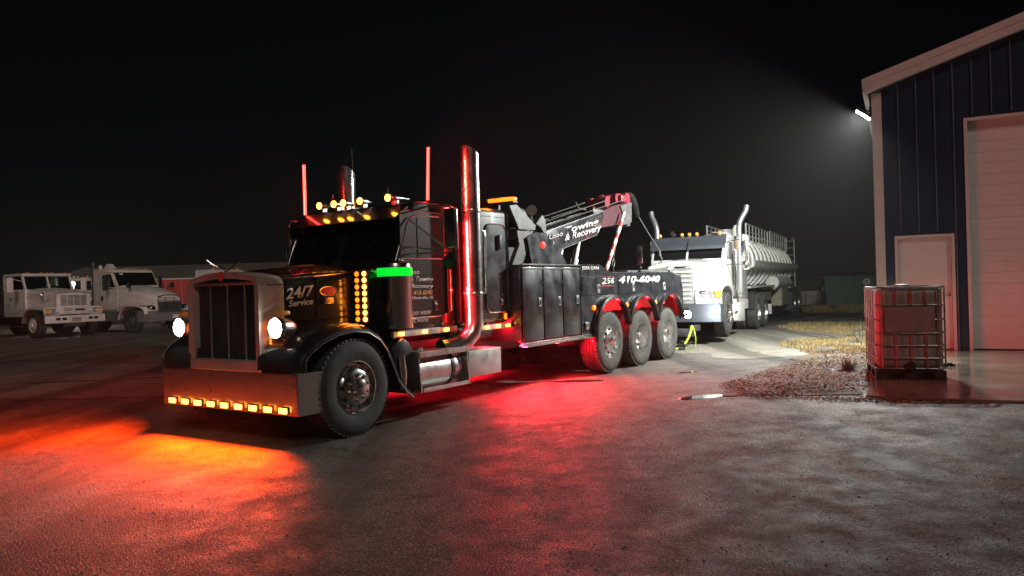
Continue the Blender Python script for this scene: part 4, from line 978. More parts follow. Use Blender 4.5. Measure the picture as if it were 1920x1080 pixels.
# cab and integrated sleeper
mb = MB(True); mb.prism([(.92, .95), (.92, 1.93), (1.16, 2.42), (1.22, 2.56), (1.40, 2.60), (2.30, 2.64), (2.30, .95)], 'xz', -1.0, 1.0, .05, 3); CB = sb('cab', 'white', mb)
mb = MB(True); mb.box(2.30, 3.86, -1.04, 1.04, .88, 2.64, .08, 3); sl2 = sb('sleeper', 'white', mb)
for s in (-1, 1):
    v0, v1 = sorted((s * .03, s * .90))
    def wq(t, o): return (.92 + .24 * t - .9 * o, 1.93 + .49 * t + .44 * o)
    mb = MB(True); mb.prism([wq(.06, .003), wq(.98, .003), wq(.98, .009), wq(.06, .009)], 'xz', v0, v1); sb('windshield', 'glassdark', mb, smooth=0)
    mb = MB(True); mb.prism([(1.16, 2.56), (1.22, 2.585), (.93, 2.30), (.93, 2.22), (.95, 2.22)], 'xz', s * .02, s * .99); sb('sun_visor', 'bluesteel', mb, smooth=20)
    mb = MB(True); mb.prism([(1.15, 1.95), (1.80, 1.95), (1.80, 2.42), (1.30, 2.42)], 'xz', s * 1.001, s * 1.007); wn = sb('side_window', 'glassdark', mb, smooth=0)
    mb = MB(True); mb.tube([(x, s * 1.004, z) for x, z in rrect(1.03, 1.88, 1.02, 2.50, .06)], .008, 4, closed=True); sb('door_seam', 'greyplastic', mb)
    mb = MB(True); mb.box(2.10, 2.34, s * 1.041, s * 1.055, 2.14, 2.50, .01, 1); sb('side_reflector', 'amberdim', mb) if s > 0 else mb.build('side_reflector', 'amberdim', SM)
    mb = MB(True); path = [(2.12, s * 1.14, .95), (2.12, s * 1.14, 1.5), (2.12, s * 1.14, 2.84), (2.13, s * 1.16, 2.98), (2.18, s * 1.23, 3.14), (2.23, s * 1.31, 3.29), (2.25, s * 1.34, 3.44)]
    mb.tube(path, .075, 14, cap=False); ex = sb('exhaust_stack', 'stackmetal', mb)
    mb = MB(True); mb.lathe([(0, .078), (0, .10), (.85, .10), (.85, .078)], (2.12, s * 1.14, 1.05), (0, 0, 1), 16); sb('heat_shield', 'stackmetal', mb, ex)
    mb = MB(True); mb.lathe([(0, 0), (0, .14), (.9, .14), (.96, .09), (.98, 0)], (2.42, s * 1.20, 1.70), (0, 0, 1), 20); sb('air_cleaner', 'white', mb)
    mb = MB(True); mb.prism([(1.9, .90), (1.95, .60), (3.80, .62), (3.86, .90)], 'xz', s * .9, s * 1.04, .01, 1); sb('side_skirt', 'dullwhite', mb)
    mb = MB(True); mb.box(1.30, 1.36, s * 1.32, s * 1.50, 1.88, 2.42, .03, 2); mr = sb('mirror', 'chrome', mb)
    mb = MB(True); mb.tube([(1.1, s * 1.0, 2.40), (1.33, s * 1.42, 2.46), (1.33, s * 1.42, 2.40)], .012, 6); mb.tube([(1.1, s * 1.0, 1.80), (1.33, s * 1.42, 1.80), (1.33, s * 1.42, 1.90)], .012, 6); mb.ball((1.30, s * 1.42, 1.78), .10, (.5, 1, 1)); sb('mirror_arm', 'dullchrome', mb, mr)
    mb = MB(True); mb.prism([(3.95, 1.02), (4.0, 1.10), (4.35, 1.12), (4.36, 1.10), (4.02, 1.06), (3.98, .6), (3.94, .6)], 'xz', s * .66, s * 1.2); sb('mud_guard', 'trimblack', mb, smooth=20)
for v in (-.80, -.20, 0, .20, .80):
    mb = MB(True); mb.lathe([(0, .05), (.03, .052), (.1, .03), (.16, 0)], (1.24, v, 2.645), (1, 0, 0), 12); rl = sb('roof_light', 'chrome', mb)
    mb = MB(True); mb.ball((1.238, v, 2.645), .048, (.5, 1, 1)); sb('lamp_lens', 'amberdim', mb, rl)
mb = MB(True); mb.lathe([(0, 0), (0, .06), (.1, .03), (.35, .02), (.36, 0)], (1.30, -.48, 2.70), (1, 0, 0), 12); mb.box(1.4, 1.44, -.5, -.46, 2.6, 2.7); sb('air_horn', 'chrome', mb)
mb = MB(True); mb.tube([(1.6, .5, 2.62), (1.62, .5, 3.25)], [.010, .004], 5); sb('antenna', 'dullchrome', mb)
mb = MB(True); mb.lathe([(0, .0), (0, .13), (.3, .13), (.42, .07), (.44, 0)], (3.55, .8, 2.62), (0, 0, 1), 16); sb('roof_vent', 'white', mb)
mb = MB(True); mb.box(-.71, -.66, .1, .5, 1.66, 1.71, .01); sb('hood_nameplate', 'chrome', mb)
mb = MB(True); mb.tube([(2.02, 1.02, 1.1), (2.02, 1.06, 1.15), (2.02, 1.06, 2.2), (2.02, 1.02, 2.25)], .015, 6); sb('grab_handle', 'chrome', mb)

# ------------------------------------------------------------------ TANK TRAILER
TK = thing('tank_trailer', 'ribbed stainless tank trailer with catwalk railing behind the white tractor', 'tank trailer', (SX, SY, .13), (0, 0, pi / 2 - SYAW))
FLIPPED.add(TK.name)
def kb(name, m, mb, parent=TK, smooth=38): return mb.build(name, m, parent, smooth)
TZ, TR = 2.02, .86
mb = MB(True); mb.lathe([(-.30, 0), (-.27, .30), (-.16, .60), (0, .80), (.12, TR), (11.5, TR), (11.62, .80), (11.78, .6), (11.88, .3), (11.9, 0)], (4.35, 0, TZ + .06), (1, 0, -.012), 36)
tk = kb('tank', 'tank', mb)
for k in range(13):
    u = 4.9 + k * .86; mb = MB(True); mb.lathe([(0, TR - .01), (0, TR + .055), (.09, TR + .055), (.09, TR - .01)], (u, 0, TZ + .06 - (u - 4.35) * .012), (1, 0, 0), 36); kb('stiffener_ring', 'tank', mb, tk, 25)
for s in (-1, 1):
    mb = MB(True); mb.prism([(s * .80, 1.78), (s * 1.08, 1.86), (s * 1.12, 2.06), (s * 1.10, 2.06), (s * 1.06, 1.89), (s * .78, 1.81)], 'yz', 4.8, 15.6); kb('hose_tray', 'galv', mb, smooth=20)
for s in (-1, 1):
    for (a, b, n) in ((6.2, 10.6, 7), (11.2, 15.9, 8)):
        mb = MB(True); z0, z1 = (2.62, 3.28) if s > 0 else (2.8, 3.28)
        mb.tube([(a, s * .62, z0), (a, s * .62, z1), (b, s * .62, z1 - .04), (b, s * .62, z0)], .026, 6)
        mb.tube([(a, s * .62, (z0 + z1) / 2 + .1), (b, s * .62, (z0 + z1) / 2 + .06)], .016, 6)
        for k in range(1, n): u = a + (b - a) * k / n; mb.tube([(u, s * .62, z0), (u, s * .62, z1 - .01)], .020, 6)
        kb('catwalk_railing', 'galv', mb)
mb = MB(True); mb.box(6.2, 15.9, -.6, .6, 2.90, 2.93); kb('catwalk', 'galv', mb, smooth=0)
for u in (6.0, 9.0, 12.2): 
    mb = MB(True); mb.lathe([(0, .25), (.12, .25), (.14, .27), (.18, .27), (.2, 0)], (u, 0, 2.92), (0, 0, 1), 16); kb('manhole', 'galv', mb)
mb = MB(True)
for s in (.0, .36): mb.tube([(16.1, .55 + s, .9), (16.1, .55 + s, 3.2)], .026, 6)
for k in range(8): mb.tube([(16.1, .55, 1.0 + k * .3), (16.1, .91, 1.0 + k * .3)], .016, 6)
mb.tube([(16.1, .55, 3.2), (15.6, .55, 3.2)], .026, 6); mb.tube([(16.1, .91, 3.2), (15.6, .91, 3.2)], .026, 6); kb('ladder', 'galv', mb)
mb = MB(True)
for s in (-1, 1): mb.box(4.4, 16.0, s * .42 - .05, s * .42 + .05, 1.02, 1.20)
for u in (5.0, 7, 9, 11, 13, 15): mb.box(u - .1, u + .1, -.6, .6, 1.05, 1.30)
mb.box(4.4, 9.0, -.55, .55, 1.21, 1.26)
for u in (13.1, 14.45): mb.cyl((u, -.95, .5), (u, .95, .5), .08, 10)
kb('frame', 'steel', mb, smooth=0)
mb = MB(True); mb.box(4.3, 9.3, .55, 1.05, 1.22, 1.27); mb.box(9.3, 9.6, .55, 1.05, 1.1, 1.27); kb('side_deck', 'galv', mb, smooth=0)
mb = MB(True); mb.lathe([(0, 0), (0, .20), (.04, .235), (3.6, .235), (3.64, .2), (3.64, 0)], (9.2, .95, 1.35), (1, 0, -.01), 20); mb.box(9.15, 9.2, .85, 1.05, 1.25, 1.45); kb('hose_tube', 'dullwhite', mb)
mb = MB(True); mb.box(10.4, 12.3, .72, 1.10, .48, 1.12, .02, 1); mb.box(10.6, 10.62, 1.1005, 1.108, .5, 1.1); kb('tool_cabinet', 'beige', mb, smooth=20)
mb = MB(True); mb.box(12.35, 15.3, .70, 1.20, 1.10, 1.14); mb.box(15.2, 16.2, -.9, 1.15, .95, 1.12, .01); kb('rear_fender', 'beige', mb, smooth=0)
mb = MB(True); mb.box(6.4, 6.5, .45, .55, .35, 1.05); mb.box(6.4, 6.5, -.55, -.45, .35, 1.05); mb.box(6.35, 6.55, .40, .60, .02 + .12, .35); mb.box(6.35, 6.55, -.60, -.40, .14, .35); kb('landing_leg', 'steel', mb, smooth=0)
for u in (12.25, 15.6):
    mb = MB(True); mb.box(u, u + .02, .62, 1.22, .24, .95); kb('mud_flap', 'trimblack', mb, smooth=0)
mb = MB(True); mb.box(8.9, 8.92, .55, .95, .25, .60); kb('warning_board', 'dullwhite', mb, smooth=0)
w3 = make_wheel('dual', .52, .27, TK, 'dusty', 'alu'); put_wheels(w3, [(13.1, 1.22, .52, 1), (13.1, 1.22, .52, -1), (14.45, 1.22, .52, 1), (14.45, 1.22, .52, -1)], TK)

# ------------------------------------------------------------------ LEFT: parked white trucks
def parked(name, label, o, yaw, z=.10, pitch=0):
    t = thing(name, label, 'truck', (o[0], o[1], z), (0, pitch, pi / 2 - radians(yaw)), 'white trucks parked across the yard'); FLIPPED.add(t.name); return t
P1 = parked('flatbed_truck', 'dusty white truck with square slotted grille and wide white bumper', (-18.35, 31.2), -59)
def pb(name, m, mb, parent=P1, smooth=38): return mb.build(name, m, parent, smooth)
mb = MB(True)
for s in (-1, 1): mb.box(-.8, 7.0, s * .40 - .05, s * .40 + .05, .62, .88)
mb.cyl((0, -.95, .53), (0, .95, .53), .08, 10); mb.cyl((5, -.95, .53), (5, .95, .53), .08, 10); mb.box(-.9, -.2, -.42, .42, .45, .60); pb('chassis', 'steel', mb)
w = make_wheel('steer', .53, .28, P1, 'rubber', 'dullwhite', False); put_wheels(w, [(0, 1.17, .53, 1), (0, 1.17, .53, -1)], P1)
w = make_wheel('dual', .53, .27, P1, 'rubber', 'dullwhite', False); put_wheels(w, [(5, 1.2, .53, 1), (5, 1.2, .53, -1)], P1)
mb = MB(True); mb.box(-.98, -.86, -1.2, 1.2, .58, .88, .03, 3); BP = pb('bumper', 'dullwhite', mb)
mb = MB(True)
for v in (-.80, -.55, .50, .72): mb.box(-.985, -.9805, v, v + .17, .70, .80)
pb('bumper_slot', 'holes', mb, BP, 0)
mb = MB(True); mb.box(-.99, -.9805, -.17, .20, .63, .80); pb('licence_plate', 'beige', mb, BP, 0)
# hood with squared fenders
mb = MB(True); mb.rings([hsec(-.80, .66, .92, 1.72, 1.78, .10), hsec(-.2, .74, .92, 1.84, 1.90, .12), (hsec(.85, .92, .92, 1.95, 2.02, .12))]); HD = pb('hood', 'dullwhite', mb)
mb = MB(True); mb.box(-.83, -.79, -.68, .68, .93, 1.74, .03, 2); gp = pb('grille_panel', 'dullwhite', mb, HD)
mb = MB(True)
for c in range(4):
    for r in range(9):
        v = -.52 + c * .265; z = 1.28 + r * .047; mb.box(-.8345, -.8305, v, v + .235, z, z + .026)
for r in range(2): mb.box(-.8345, -.8305, -.40, -.05, 1.08 + r * .06, 1.10 + r * .06)
mb.box(-.8345, -.8305, .05, .42, 1.06, 1.14); pb('grille_slot', 'holes', mb, HD, 0)['kind'] = 'stuff'
for s in (-1, 1):
    fp = [(-.84, .92), (-.84, 1.12), (-.78, 1.22), (-.5, 1.24), (.1, 1.28), (.5, 1.22), (.75, 1.0), (.85, .7)]
    mb = MB(True); mb.rings([[(u, s * v, w_ - h) for v, h in ((.60, 0), (1.08, .01), (1.16, .06), (1.16, .12), (1.10, .10), (.60, .08))] for u, w_ in fp]); mb.box(-.82, -.70, s * .60, s * 1.15, .92, 1.22, .03, 2); fd = pb('fender', 'dullwhite', mb)
    mb = MB(True); mb.box(-.836, -.821, s * .70, s * 1.12, .97, 1.16, .01, 1); mb.mi = 1; mb.box(-.846, -.8365, s * .74, s * .90, .99, 1.14, .02, 2); mb.mi = 2; mb.box(-.842, -.8365, s * .95, s * 1.10, .99, 1.14); pb('headlight', ['trimblack', 'lens', 'amberdim'], mb)
# cab with real openings
mb = MB(True); mb.box(.86, 2.55, -1.0, 1.0, .85, 1.96, .03, 2); mb.box(2.50, 2.55, -1.0, 1.0, 1.96, 2.05); cabp = pb('cab', 'dullwhite', mb)
mb = MB(True); mb.box(1.05, 2.58, -1.0, 1.0, 2.50, 2.62, .05, 3); pb('roof', 'dullwhite', mb, cabp)
for s in (-1, 1):
    mb = MB(True); mb.rings([[(.90 + a, s * (.98 - b), 1.95 + .57 * t) for a, b in ((0 + .22 * t, 0), (.09 + .22 * t, 0), (.09 + .22 * t, .08), (.22 * t, .08))] for t in (0, 1)]); pb('cab_pillar', 'dullwhite', mb, cabp, 20)
    mb = MB(True); mb.box(1.95, 2.05, s * .94, s * 1.0, 1.95, 2.52); pb('cab_pillar', 'dullwhite', mb, cabp, 20)
    mb = MB(True); mb.box(2.47, 2.55, s * .90, s * 1.0, 1.95, 2.52); pb('cab_pillar', 'dullwhite', mb, cabp, 20)
mb = MB(True); mb.rings([[(.90 + a, y, 1.95 + .57 * t) for a, y in ((.22 * t, -.03), (.05 + .22 * t, -.03), (.05 + .22 * t, .03), (.22 * t, .03))] for t in (0, 1)]); pb('cab_pillar', 'dullwhite', mb, cabp, 20)
for s in (-1, 1):
    v0, v1 = sorted((s * .035, s * .89))
    mb = MB(True); mb.prism([(.935, 1.965), (1.135, 2.49), (1.141, 2.488), (.941, 1.963)], 'xz', v0, v1); pb('windshield', 'glass', mb, cabp, 0)
    mb = MB(True); mb.box(1.16, 1.94, s * .962, s * .968, 1.965, 2.49); pb('side_window', 'glass', mb, cabp, 0)
    mb = MB(True); mb.box(1.25, 1.85, s * .30, s * .78, 1.5, 2.10, .08, 2); pb('seat', 'trimblack', mb, cabp)
mb = MB(True); mb.box(2.512, 2.518, -.86, .86, 2.05, 2.49); pb('rear_window', 'glass', mb, cabp, 0)
mb = MB(True)
for k, v in enumerate((-.75, -.2, 0, .2, .75)): mb.box(1.10, 1.20, v - .05, v + .05, 2.625, 2.66, .015, 1)
pb('marker_lights', 'amberdim', mb, cabp)
for s in (-1, 1):
    mb = MB(True); mb.box(1.0, 1.06, s * 1.35, s * 1.60, 1.85, 2.45, .03, 2); mb.tube([(1.1, s * 1.0, 2.3), (1.03, s * 1.4, 2.4)], .015, 6); mb.tube([(1.1, s * 1.0, 1.95), (1.03, s * 1.4, 1.9)], .015, 6); pb('mirror', 'dullwhite', mb)
    mb = MB(True); mb.ball((-.1, s * .85, 1.72), .10, (.5, 1, 1)); mb.tube([(-.08, s * .75, 1.35), (-.1, s * .85, 1.65)], .012, 6); pb('hood_mirror', 'chrome', mb)
    mb = MB(True); mb.tube([(-.5, s * .72, 1.55), (.1, s * .80, 1.40)], .018, 5); pb('hood_latch', 'chrome', mb)
    mb = MB(True); mb.tube([(x, s * 1.004, z) for x, z in rrect(.98, 2.10, 1.0, 1.94, .07)], .008, 4, closed=True); pb('door_seam', 'greyplastic', mb, cabp)
    mb = MB(True); mb.box(1.88, 2.0, s * 1.001, s * 1.03, 1.55, 1.62, .008, 1); pb('door_handle', 'trimblack', mb, cabp)
    mb = MB(True); mb.box(.95, 1.9, s * .85, s * 1.05, .45, .50); mb.box(1.0, 1.05, s * .85, s * .95, .50, .86); pb('cab_step', 'steel', mb)
mb = MB(True); mb.box(2.8, 7.2, -1.15, 1.15, 1.05, 1.25); mb.box(2.8, 2.9, -1.1, 1.1, 1.25, 1.9); pb('flatbed', 'steel', mb, smooth=0)

P2 = parked('day_cab_truck', 'white sloped-hood day cab truck with chrome bordered grille, beside the square-grille truck', (-15.6, 33.35), -63)
def qb(name, m, mb, parent=P2, smooth=38): return mb.build(name, m, parent, smooth)
mb = MB(True)
for s in (-1, 1): mb.box(-.6, 6.5, s * .40 - .05, s * .40 + .05, .62, .88)
mb.cyl((0, -.95, .53), (0, .95, .53), .08, 10); mb.cyl((5, -.95, .53), (5, .95, .53), .08, 10); qb('chassis', 'steel', mb)
w = make_wheel('steer', .53, .28, P2, 'rubber', 'greysteel', False); put_wheels(w, [(0, 1.17, .53, 1), (0, 1.17, .53, -1)], P2)
w = make_wheel('dual', .53, .27, P2, 'rubber', 'greysteel', False); put_wheels(w, [(5, 1.2, .53, 1), (5, 1.2, .53, -1)], P2)
mb = MB(True); mb.rings([[(u, v, z) for v, z in ((-hw, z0), (-hw, z1), (hw, z1), (hw, z0))] for u, hw, z0, z1 in ((-1.0, .75, .50, .82), (-.96, .95, .46, .92), (-.7, 1.17, .46, .95), (-.40, 1.19, .48, .95))]); bq = qb('bumper', 'greyplastic', mb)
mb = MB(True); mb.box(-1.025, -1.005, .10, .42, .58, .74); qb('licence_plate', 'letter', mb, bq, 0)
mb = MB(True)
mb.rings([hsec(-.92, .60, .95, 1.50, 1.58, .15), hsec(-.75, .70, .95, 1.60, 1.70, .18), hsec(-.2, .85, .95, 1.74, 1.84, .22), hsec(.5, .98, .95, 1.90, 1.98, .22), hsec(1.05, 1.03, .95, 2.0, 2.06, .2)]); hq = qb('hood', 'dullwhite', mb)
mb = MB(True); mb.rings([[(-.93 + .12 * (z - .9), y, z) for y, z in arch(.58, .86, 1.54, .12, .05)], [(-.97 + .12 * (z - .9), y, z) for y, z in arch(.56, .88, 1.52, .12, .05)]]); gq = qb('grille', 'greysteel', mb, hq, 25)
mb = MB(True); mb.tube([(-.985 + .12 * (z - .9), y, z) for y, z in arch(.57, .87, 1.53, .12, .05)], .028, 6, closed=True); qb('grille_border', 'chrome', mb, gq)
mb = MB(True)
for k in range(9): z = .95 + k * .065; mb.box(-.99 + .12 * (z - .9), -.97 + .12 * (z - .9), -.52, .52, z, z + .02)
for k in (-1, 1): mb.box(-.96, -.93, k * .22 - .012, k * .22 + .012, .92, 1.5)
qb('grille_bar', 'dullchrome', mb, gq, 0)
for s in (-1, 1):
    fp = [(-.88, .92), (-.80, 1.12), (-.55, 1.22), (-.2, 1.27), (.25, 1.27), (.6, 1.16), (.78, .9), (.82, .7)]
    mb = MB(True); mb.rings([[(u, s * v, w_ - h) for v, h in ((.55, -.05), (.95, -.02), (1.15, .05), (1.18, .13), (1.12, .12), (.55, .08))] for u, w_ in fp]); qb('fender', 'dullwhite', mb)
    mb = MB(True); mb.rings([[(u, s * v, z) for v, z in ((a, .96), (a + .02, z1), (b, z1 - .02), (b, .98))] for u, a, b, z1 in ((-.91, .66, .76, 1.10), (-.84, .68, .98, 1.16), (-.66, .74, 1.13, 1.19), (-.55, .9, 1.165, 1.18))]); mb.mi = 1; mb.ball((-.86, s * .84, 1.06), .06, (.6, 1, 1)); qb('headlight', ['glassdark', 'lens'], mb)
    mb = MB(True); mb.tube([(.35, s * .92, 1.85), (.28, s * 1.0, 1.95), (.20, s * 1.05, 2.02)], .022, 6); mb.box(.16, .24, s * .98, s * 1.18, 1.92, 2.15, .03, 2); qb('hood_mirror', 'trimblack', mb)
mb = MB(True); mb.prism([(1.02, .95), (1.0, 2.02), (1.34, 2.62), (1.45, 2.74), (1.7, 2.80), (2.62, 2.80), (2.62, .95)], 'xz', -1.05, 1.05, .06, 3); cq = qb('cab', 'dullwhite', mb)
def wz(t, o): return (1.0 + .34 * t - .87 * o, 2.02 + .60 * t + .49 * o)
mb = MB(True); mb.prism([wz(.04, .003), wz(1.0, .003), wz(1.0, .010), wz(.04, .010)], 'xz', -.96, .96); wd = qb('windshield', 'glassdark', mb, cq, 0)
mb = MB(True); p_ = wz(.85, .0115); mb.box(p_[0] - .006, p_[0], -.72, -.55, p_[1] - .06, p_[1] + .05); qb('sticker', 'letter', mb, wd, 0)
for s in (-1, 1):
    mb = MB(True); mb.prism([(1.12, 1.98), (1.95, 1.98), (1.95, 2.52), (1.40, 2.56)], 'xz', s * 1.051, s * 1.058); qb('side_window', 'glassdark', mb, cq, 0)
    mb = MB(True); mb.tube([(x, s * 1.053, z) for x, z in rrect(1.06, 2.12, 1.02, 2.62, .08)], .009, 4, closed=True); qb('door_seam', 'greyplastic', mb, cq)
    mb = MB(True); mb.box(1.92, 2.06, s * 1.052, s * 1.07, 1.40, 1.62, .01, 1); qb('door_handle', 'trimblack', mb, cq)
    mb = MB(True); mb.box(1.30, 1.40, s * 1.25, s * 1.47, 1.85, 2.45, .04, 2); mb.tube([(1.2, s * 1.05, 1.92), (1.35, s * 1.3, 1.92)], .02, 6); qb('mirror', 'trimblack', mb)
    mb = MB(True); mb.prism([(.80, .95), (.82, .50), (2.6, .50), (2.6, .95)], 'xz', s * .9, s * 1.12, .02, 1); qb('step_fairing', 'greyplastic', mb)
mb = MB(True)
for v in (-.75, -.22, 0, .22, .75): mb.box(1.42, 1.56, v - .045, v + .045, 2.79, 2.83, .012, 1)
qb('marker_lights', 'amberdim', mb, cq)
mb = MB(True); mb.lathe([(0, 0), (0, .07), (.16, .07), (.18, .0)], (2.35, -.85, 2.80), (0, 0, 1), 12); qb('beacon', 'letter', mb, cq)
mb = MB(True); mb.prism([(1.75, 2.80), (2.0, 3.02), (2.25, 2.80)], 'xz', -.8, -.5); qb('roof_fin', 'dullwhite', mb, cq, 0)
mb = MB(True); mb.lathe([(0, .08), (2.2, .08), (2.2, .07), (0, .07)], (2.78, -.9, .9), (0, 0, 1), 12); qb('exhaust_stack', 'greysteel', mb)

# more white trucks seen only in part
def simple_truck(name, label, x, y, yaw, sc=1.0, box=False):
    t = parked(name, label, (x, y), yaw)
    a = mb = MB(True); mb.prism([(-.85, .6), (-.85, 1.5), (-.5, 1.72), (.9, 1.95), (1.2, 2.6), (1.5, 2.78), (2.6, 2.80), (2.6, .6)], 'xz', -1.0, 1.0, .08, 2); mb.build('cab', 'dullwhite', t)
    mb = MB(True); mb.prism([(.92, 2.02), (1.18, 2.56), (1.165, 2.57), (.905, 2.03)], 'xz', -.9, .9); mb.build('windshield', 'glassdark', t, 0)
    mb = MB(True); mb.box(-.95, -.86, -1.18, 1.18, .55, .85, .03, 2); mb.build('bumper', 'dullwhite', t)
    mb = MB(True); mb.box(-.862, -.8505, -.5, .5, .95, 1.42); mb.build('grille', 'steel', t, 0)
    for s in (-1, 1):
        mb = MB(True); mb.box(-.865, -.8505, s * .65, s * .92, .98, 1.15, .01, 1); mb.build('headlight', 'lens', t)
        mb = MB(True); mb.box(1.0, 1.08, s * 1.25, s * 1.48, 1.85, 2.45, .03, 2); mb.tube([(1.1, s * .98, 2.2), (1.05, s * 1.3, 2.2)], .02, 6); mb.build('mirror', 'dullwhite', t)
        mb = MB(True); mb.prism([(1.25, 1.98), (1.95, 1.98), (1.95, 2.5), (1.42, 2.52)], 'xz', s * 1.001, s * 1.008); mb.build('side_window', 'glassdark', t, 0)
    mb = MB(True)
    for v in (-.7, -.2, 0, .2, .7): mb.box(1.5, 1.6, v - .045, v + .045, 2.785, 2.86, .012, 1)
    mb.build('marker_lights', 'amberdim', t)
    mb = MB(True)
    for s in (-1, 1): mb.box(-.5, 7, s * .4 - .05, s * .4 + .05, .6, .85)
    if box: mb.box(2.8, 8.2, -1.2, 1.2, .95, 3.3, .03, 1)
    mb.build('cargo_box' if box else 'chassis', 'dullwhite' if box else 'steel', t)
    w = make_wheel('steer', .53, .28, t, 'rubber', 'dullwhite', False); put_wheels(w, [(0, 1.15, .53, 1), (0, 1.15, .53, -1)], t)
    w = make_wheel('dual', .53, .27, t, 'rubber', 'dullwhite', False); put_wheels(w, [(5, 1.18, .53, 1), (5, 1.18, .53, -1)], t)
    return t
simple_truck('parked_truck', 'white truck roof showing above the wrecker hood at the back of the yard', -12.9, 37.2, -58)
simple_truck('parked_truck', 'white truck cut off at the picture edge beside the square-grille truck', -22.6, 30.2, -50, box=True)
simple_truck('parked_truck', 'white truck under the distant glare, seen between the two nearer trucks', -24.4, 43.2, -40)

# red box trailer and long pale shed at the back of the yard, pole lamp
RT = thing('box_trailer', 'red box trailer in front of the long pale shed', 'trailer', (-18.4, 47.0, .1), (0, 0, radians(8)))
for k in range(8):
    mb = MB(); mb.box(-3.6 + k * .9, -3.6 + k * .9 + .88, -.02, 0, 1.0, 2.55); mb.box(-3.6 + k * .9 + .40, -3.6 + k * .9 + .46, -.045, -.021, 1.0, 2.55); mb.build('side_panel', 'redpaint', RT, 0)
mb = MB(); mb.box(-3.6, 3.6, .001, 2.3, .95, 2.52); mb.box(-3.65, 3.65, -.03, 2.33, 2.551, 2.62); mb.build('body', 'dullwhite', RT, 0)
w = make_wheel('dual', .5, .27, RT, 'rubber', 'greysteel', False); w.location = (2.2, .12, .5); dup(w, RT, (.9, .12, .5)); dup(w, RT, (-2.6, .12, .5))
SH = thing('long_shed', 'long low tan metal shed with a pale roof behind the parked trucks', 'building', (-23.5, 60, .1), (0, 0, radians(2)))
for k in range(22):
    mb = MB(); mb.box(-12 + k * 1.1, -12 + k * 1.1 + 1.09, 0, .05, 0, 2.85); mb.box(-12 + k * 1.1 + .5, -12 + k * 1.1 + .58, -.04, -.001, 0, 2.85); mb.build('wall_panel', 'shedwall', SH, 0)
mb = MB(); mb.prism([(-.4, 2.82), (5, 4.05), (10.4, 2.82), (10.4, 2.92), (5, 4.16), (-.4, 2.92)], 'yz', -12.5, 12.6); mb.build('roof', 'roof', SH, 0)
mb = MB(); mb.box(-12, 12.2, .051, 10, 0, 2.8); mb.build('building_core', 'shedwall', SH, 0)
LP = thing('yard_lamp', 'small glaring yard lamp behind the square-grille truck', 'lamp', (-23.2, 40.5, .02))
mb = MB(); mb.cyl((0, 0, 0), (0, 0, 2.5), .05, 10); mb.box(-.12, .12, -.1, .1, 2.3, 2.55, .02); mb.build('post', 'greysteel', LP)
mb = MB(); mb.ball((.02, -.13, 2.42), .11, (1.2, .4, .8)); mb.build('lens', 'work', LP)
lamp('POINT', LP, (.02, -.30, 2.42), 260, (1, .97, .85), size=.1)

# ------------------------------------------------------------------ RIGHT: caged liquid tote on the pad
TYw = radians(19)
IB = thing('liquid_tote', 'caged plastic liquid tote on a pallet at the pad corner', 'tank', (5.43, 10.42, BZ), (0, 0, -TYw))
hw, dd, hh = .43, 1.12, 1.29
IB.location = Vector((4.965 + hw * cos(TYw), 10.50 - hw * sin(TYw), BZ))
M['plastic'] = mat('cloudy_plastic', (.22, .21, .195), .42, coat=.0, nz=.4, nscale=1.6, rnz=.1)
mb = MB(); mb.box(-hw + .02, hw - .02, .02, dd - .02, .15, hh - .03, .09, 4); mb.lathe([(0, 0), (0, .10), (.04, .10), (.05, 0)], (0, .56, hh - .035), (0, 0, 1), 20); mb.build('bottle', 'plastic', IB)
mb = MB()
for z in (.0, .105): mb.box(-hw, hw, 0, dd, z, z + .022, .004, 1)
for x in (-hw + .07, 0, hw - .07):
    for y in (.07, dd / 2, dd - .07): mb.box(x - .07, x + .07, y - .06, y + .06, .0221, .1049)
mb.build('pallet', 'trimblack', IB, 25)
def rr2(x0, x1, y0, y1, r, z, n=4):
    return [(x, y, z) for x, y in rrect(x0, x1, y0, y1, r, n)]
for z in (.16, .30, .47, .64, .82, 1.02, 1.26):
    mb = MB(); mb.tube(rr2(-hw, hw, 0, dd, .10, z), .011 if z < 1.2 else .017, 6, closed=True); mb.build('cage_hoop', 'alu', IB)
for x in (-.34, -.17, .02, .20, .345):
    for y in (-.012, dd + .012):
        short = abs(x) < .25
        mb = MB()
        if short: mb.cyl((x, y, .15), (x, y, .64), .010, 6); mb.cyl((x, y, 1.02), (x, y, 1.26), .010, 6)
        else: mb.cyl((x, y, .15), (x, y, 1.26), .010, 6)
        mb.build('cage_bar', 'alu', IB)
for y in (.12, .34, .56, .78, 1.0):
    for x in (-hw - .012, hw + .012):
        mb = MB(); mb.cyl((x, y, .15), (x, y, 1.26), .010, 6); mb.build('cage_bar', 'alu', IB)
mb = MB(); mb.box(-.30, .30, -.022, -.014, .655, 1.0, .003, 1); mb.build('label_plate', 'greyplastic', IB, 0)
mb = MB(); mb.cyl((0, -.02, .20), (0, .10, .20), .045, 14); mb.cyl((0, -.06, .20), (0, -.02, .20), .06, 14); mb.build('drain_valve', 'trimblack', IB)

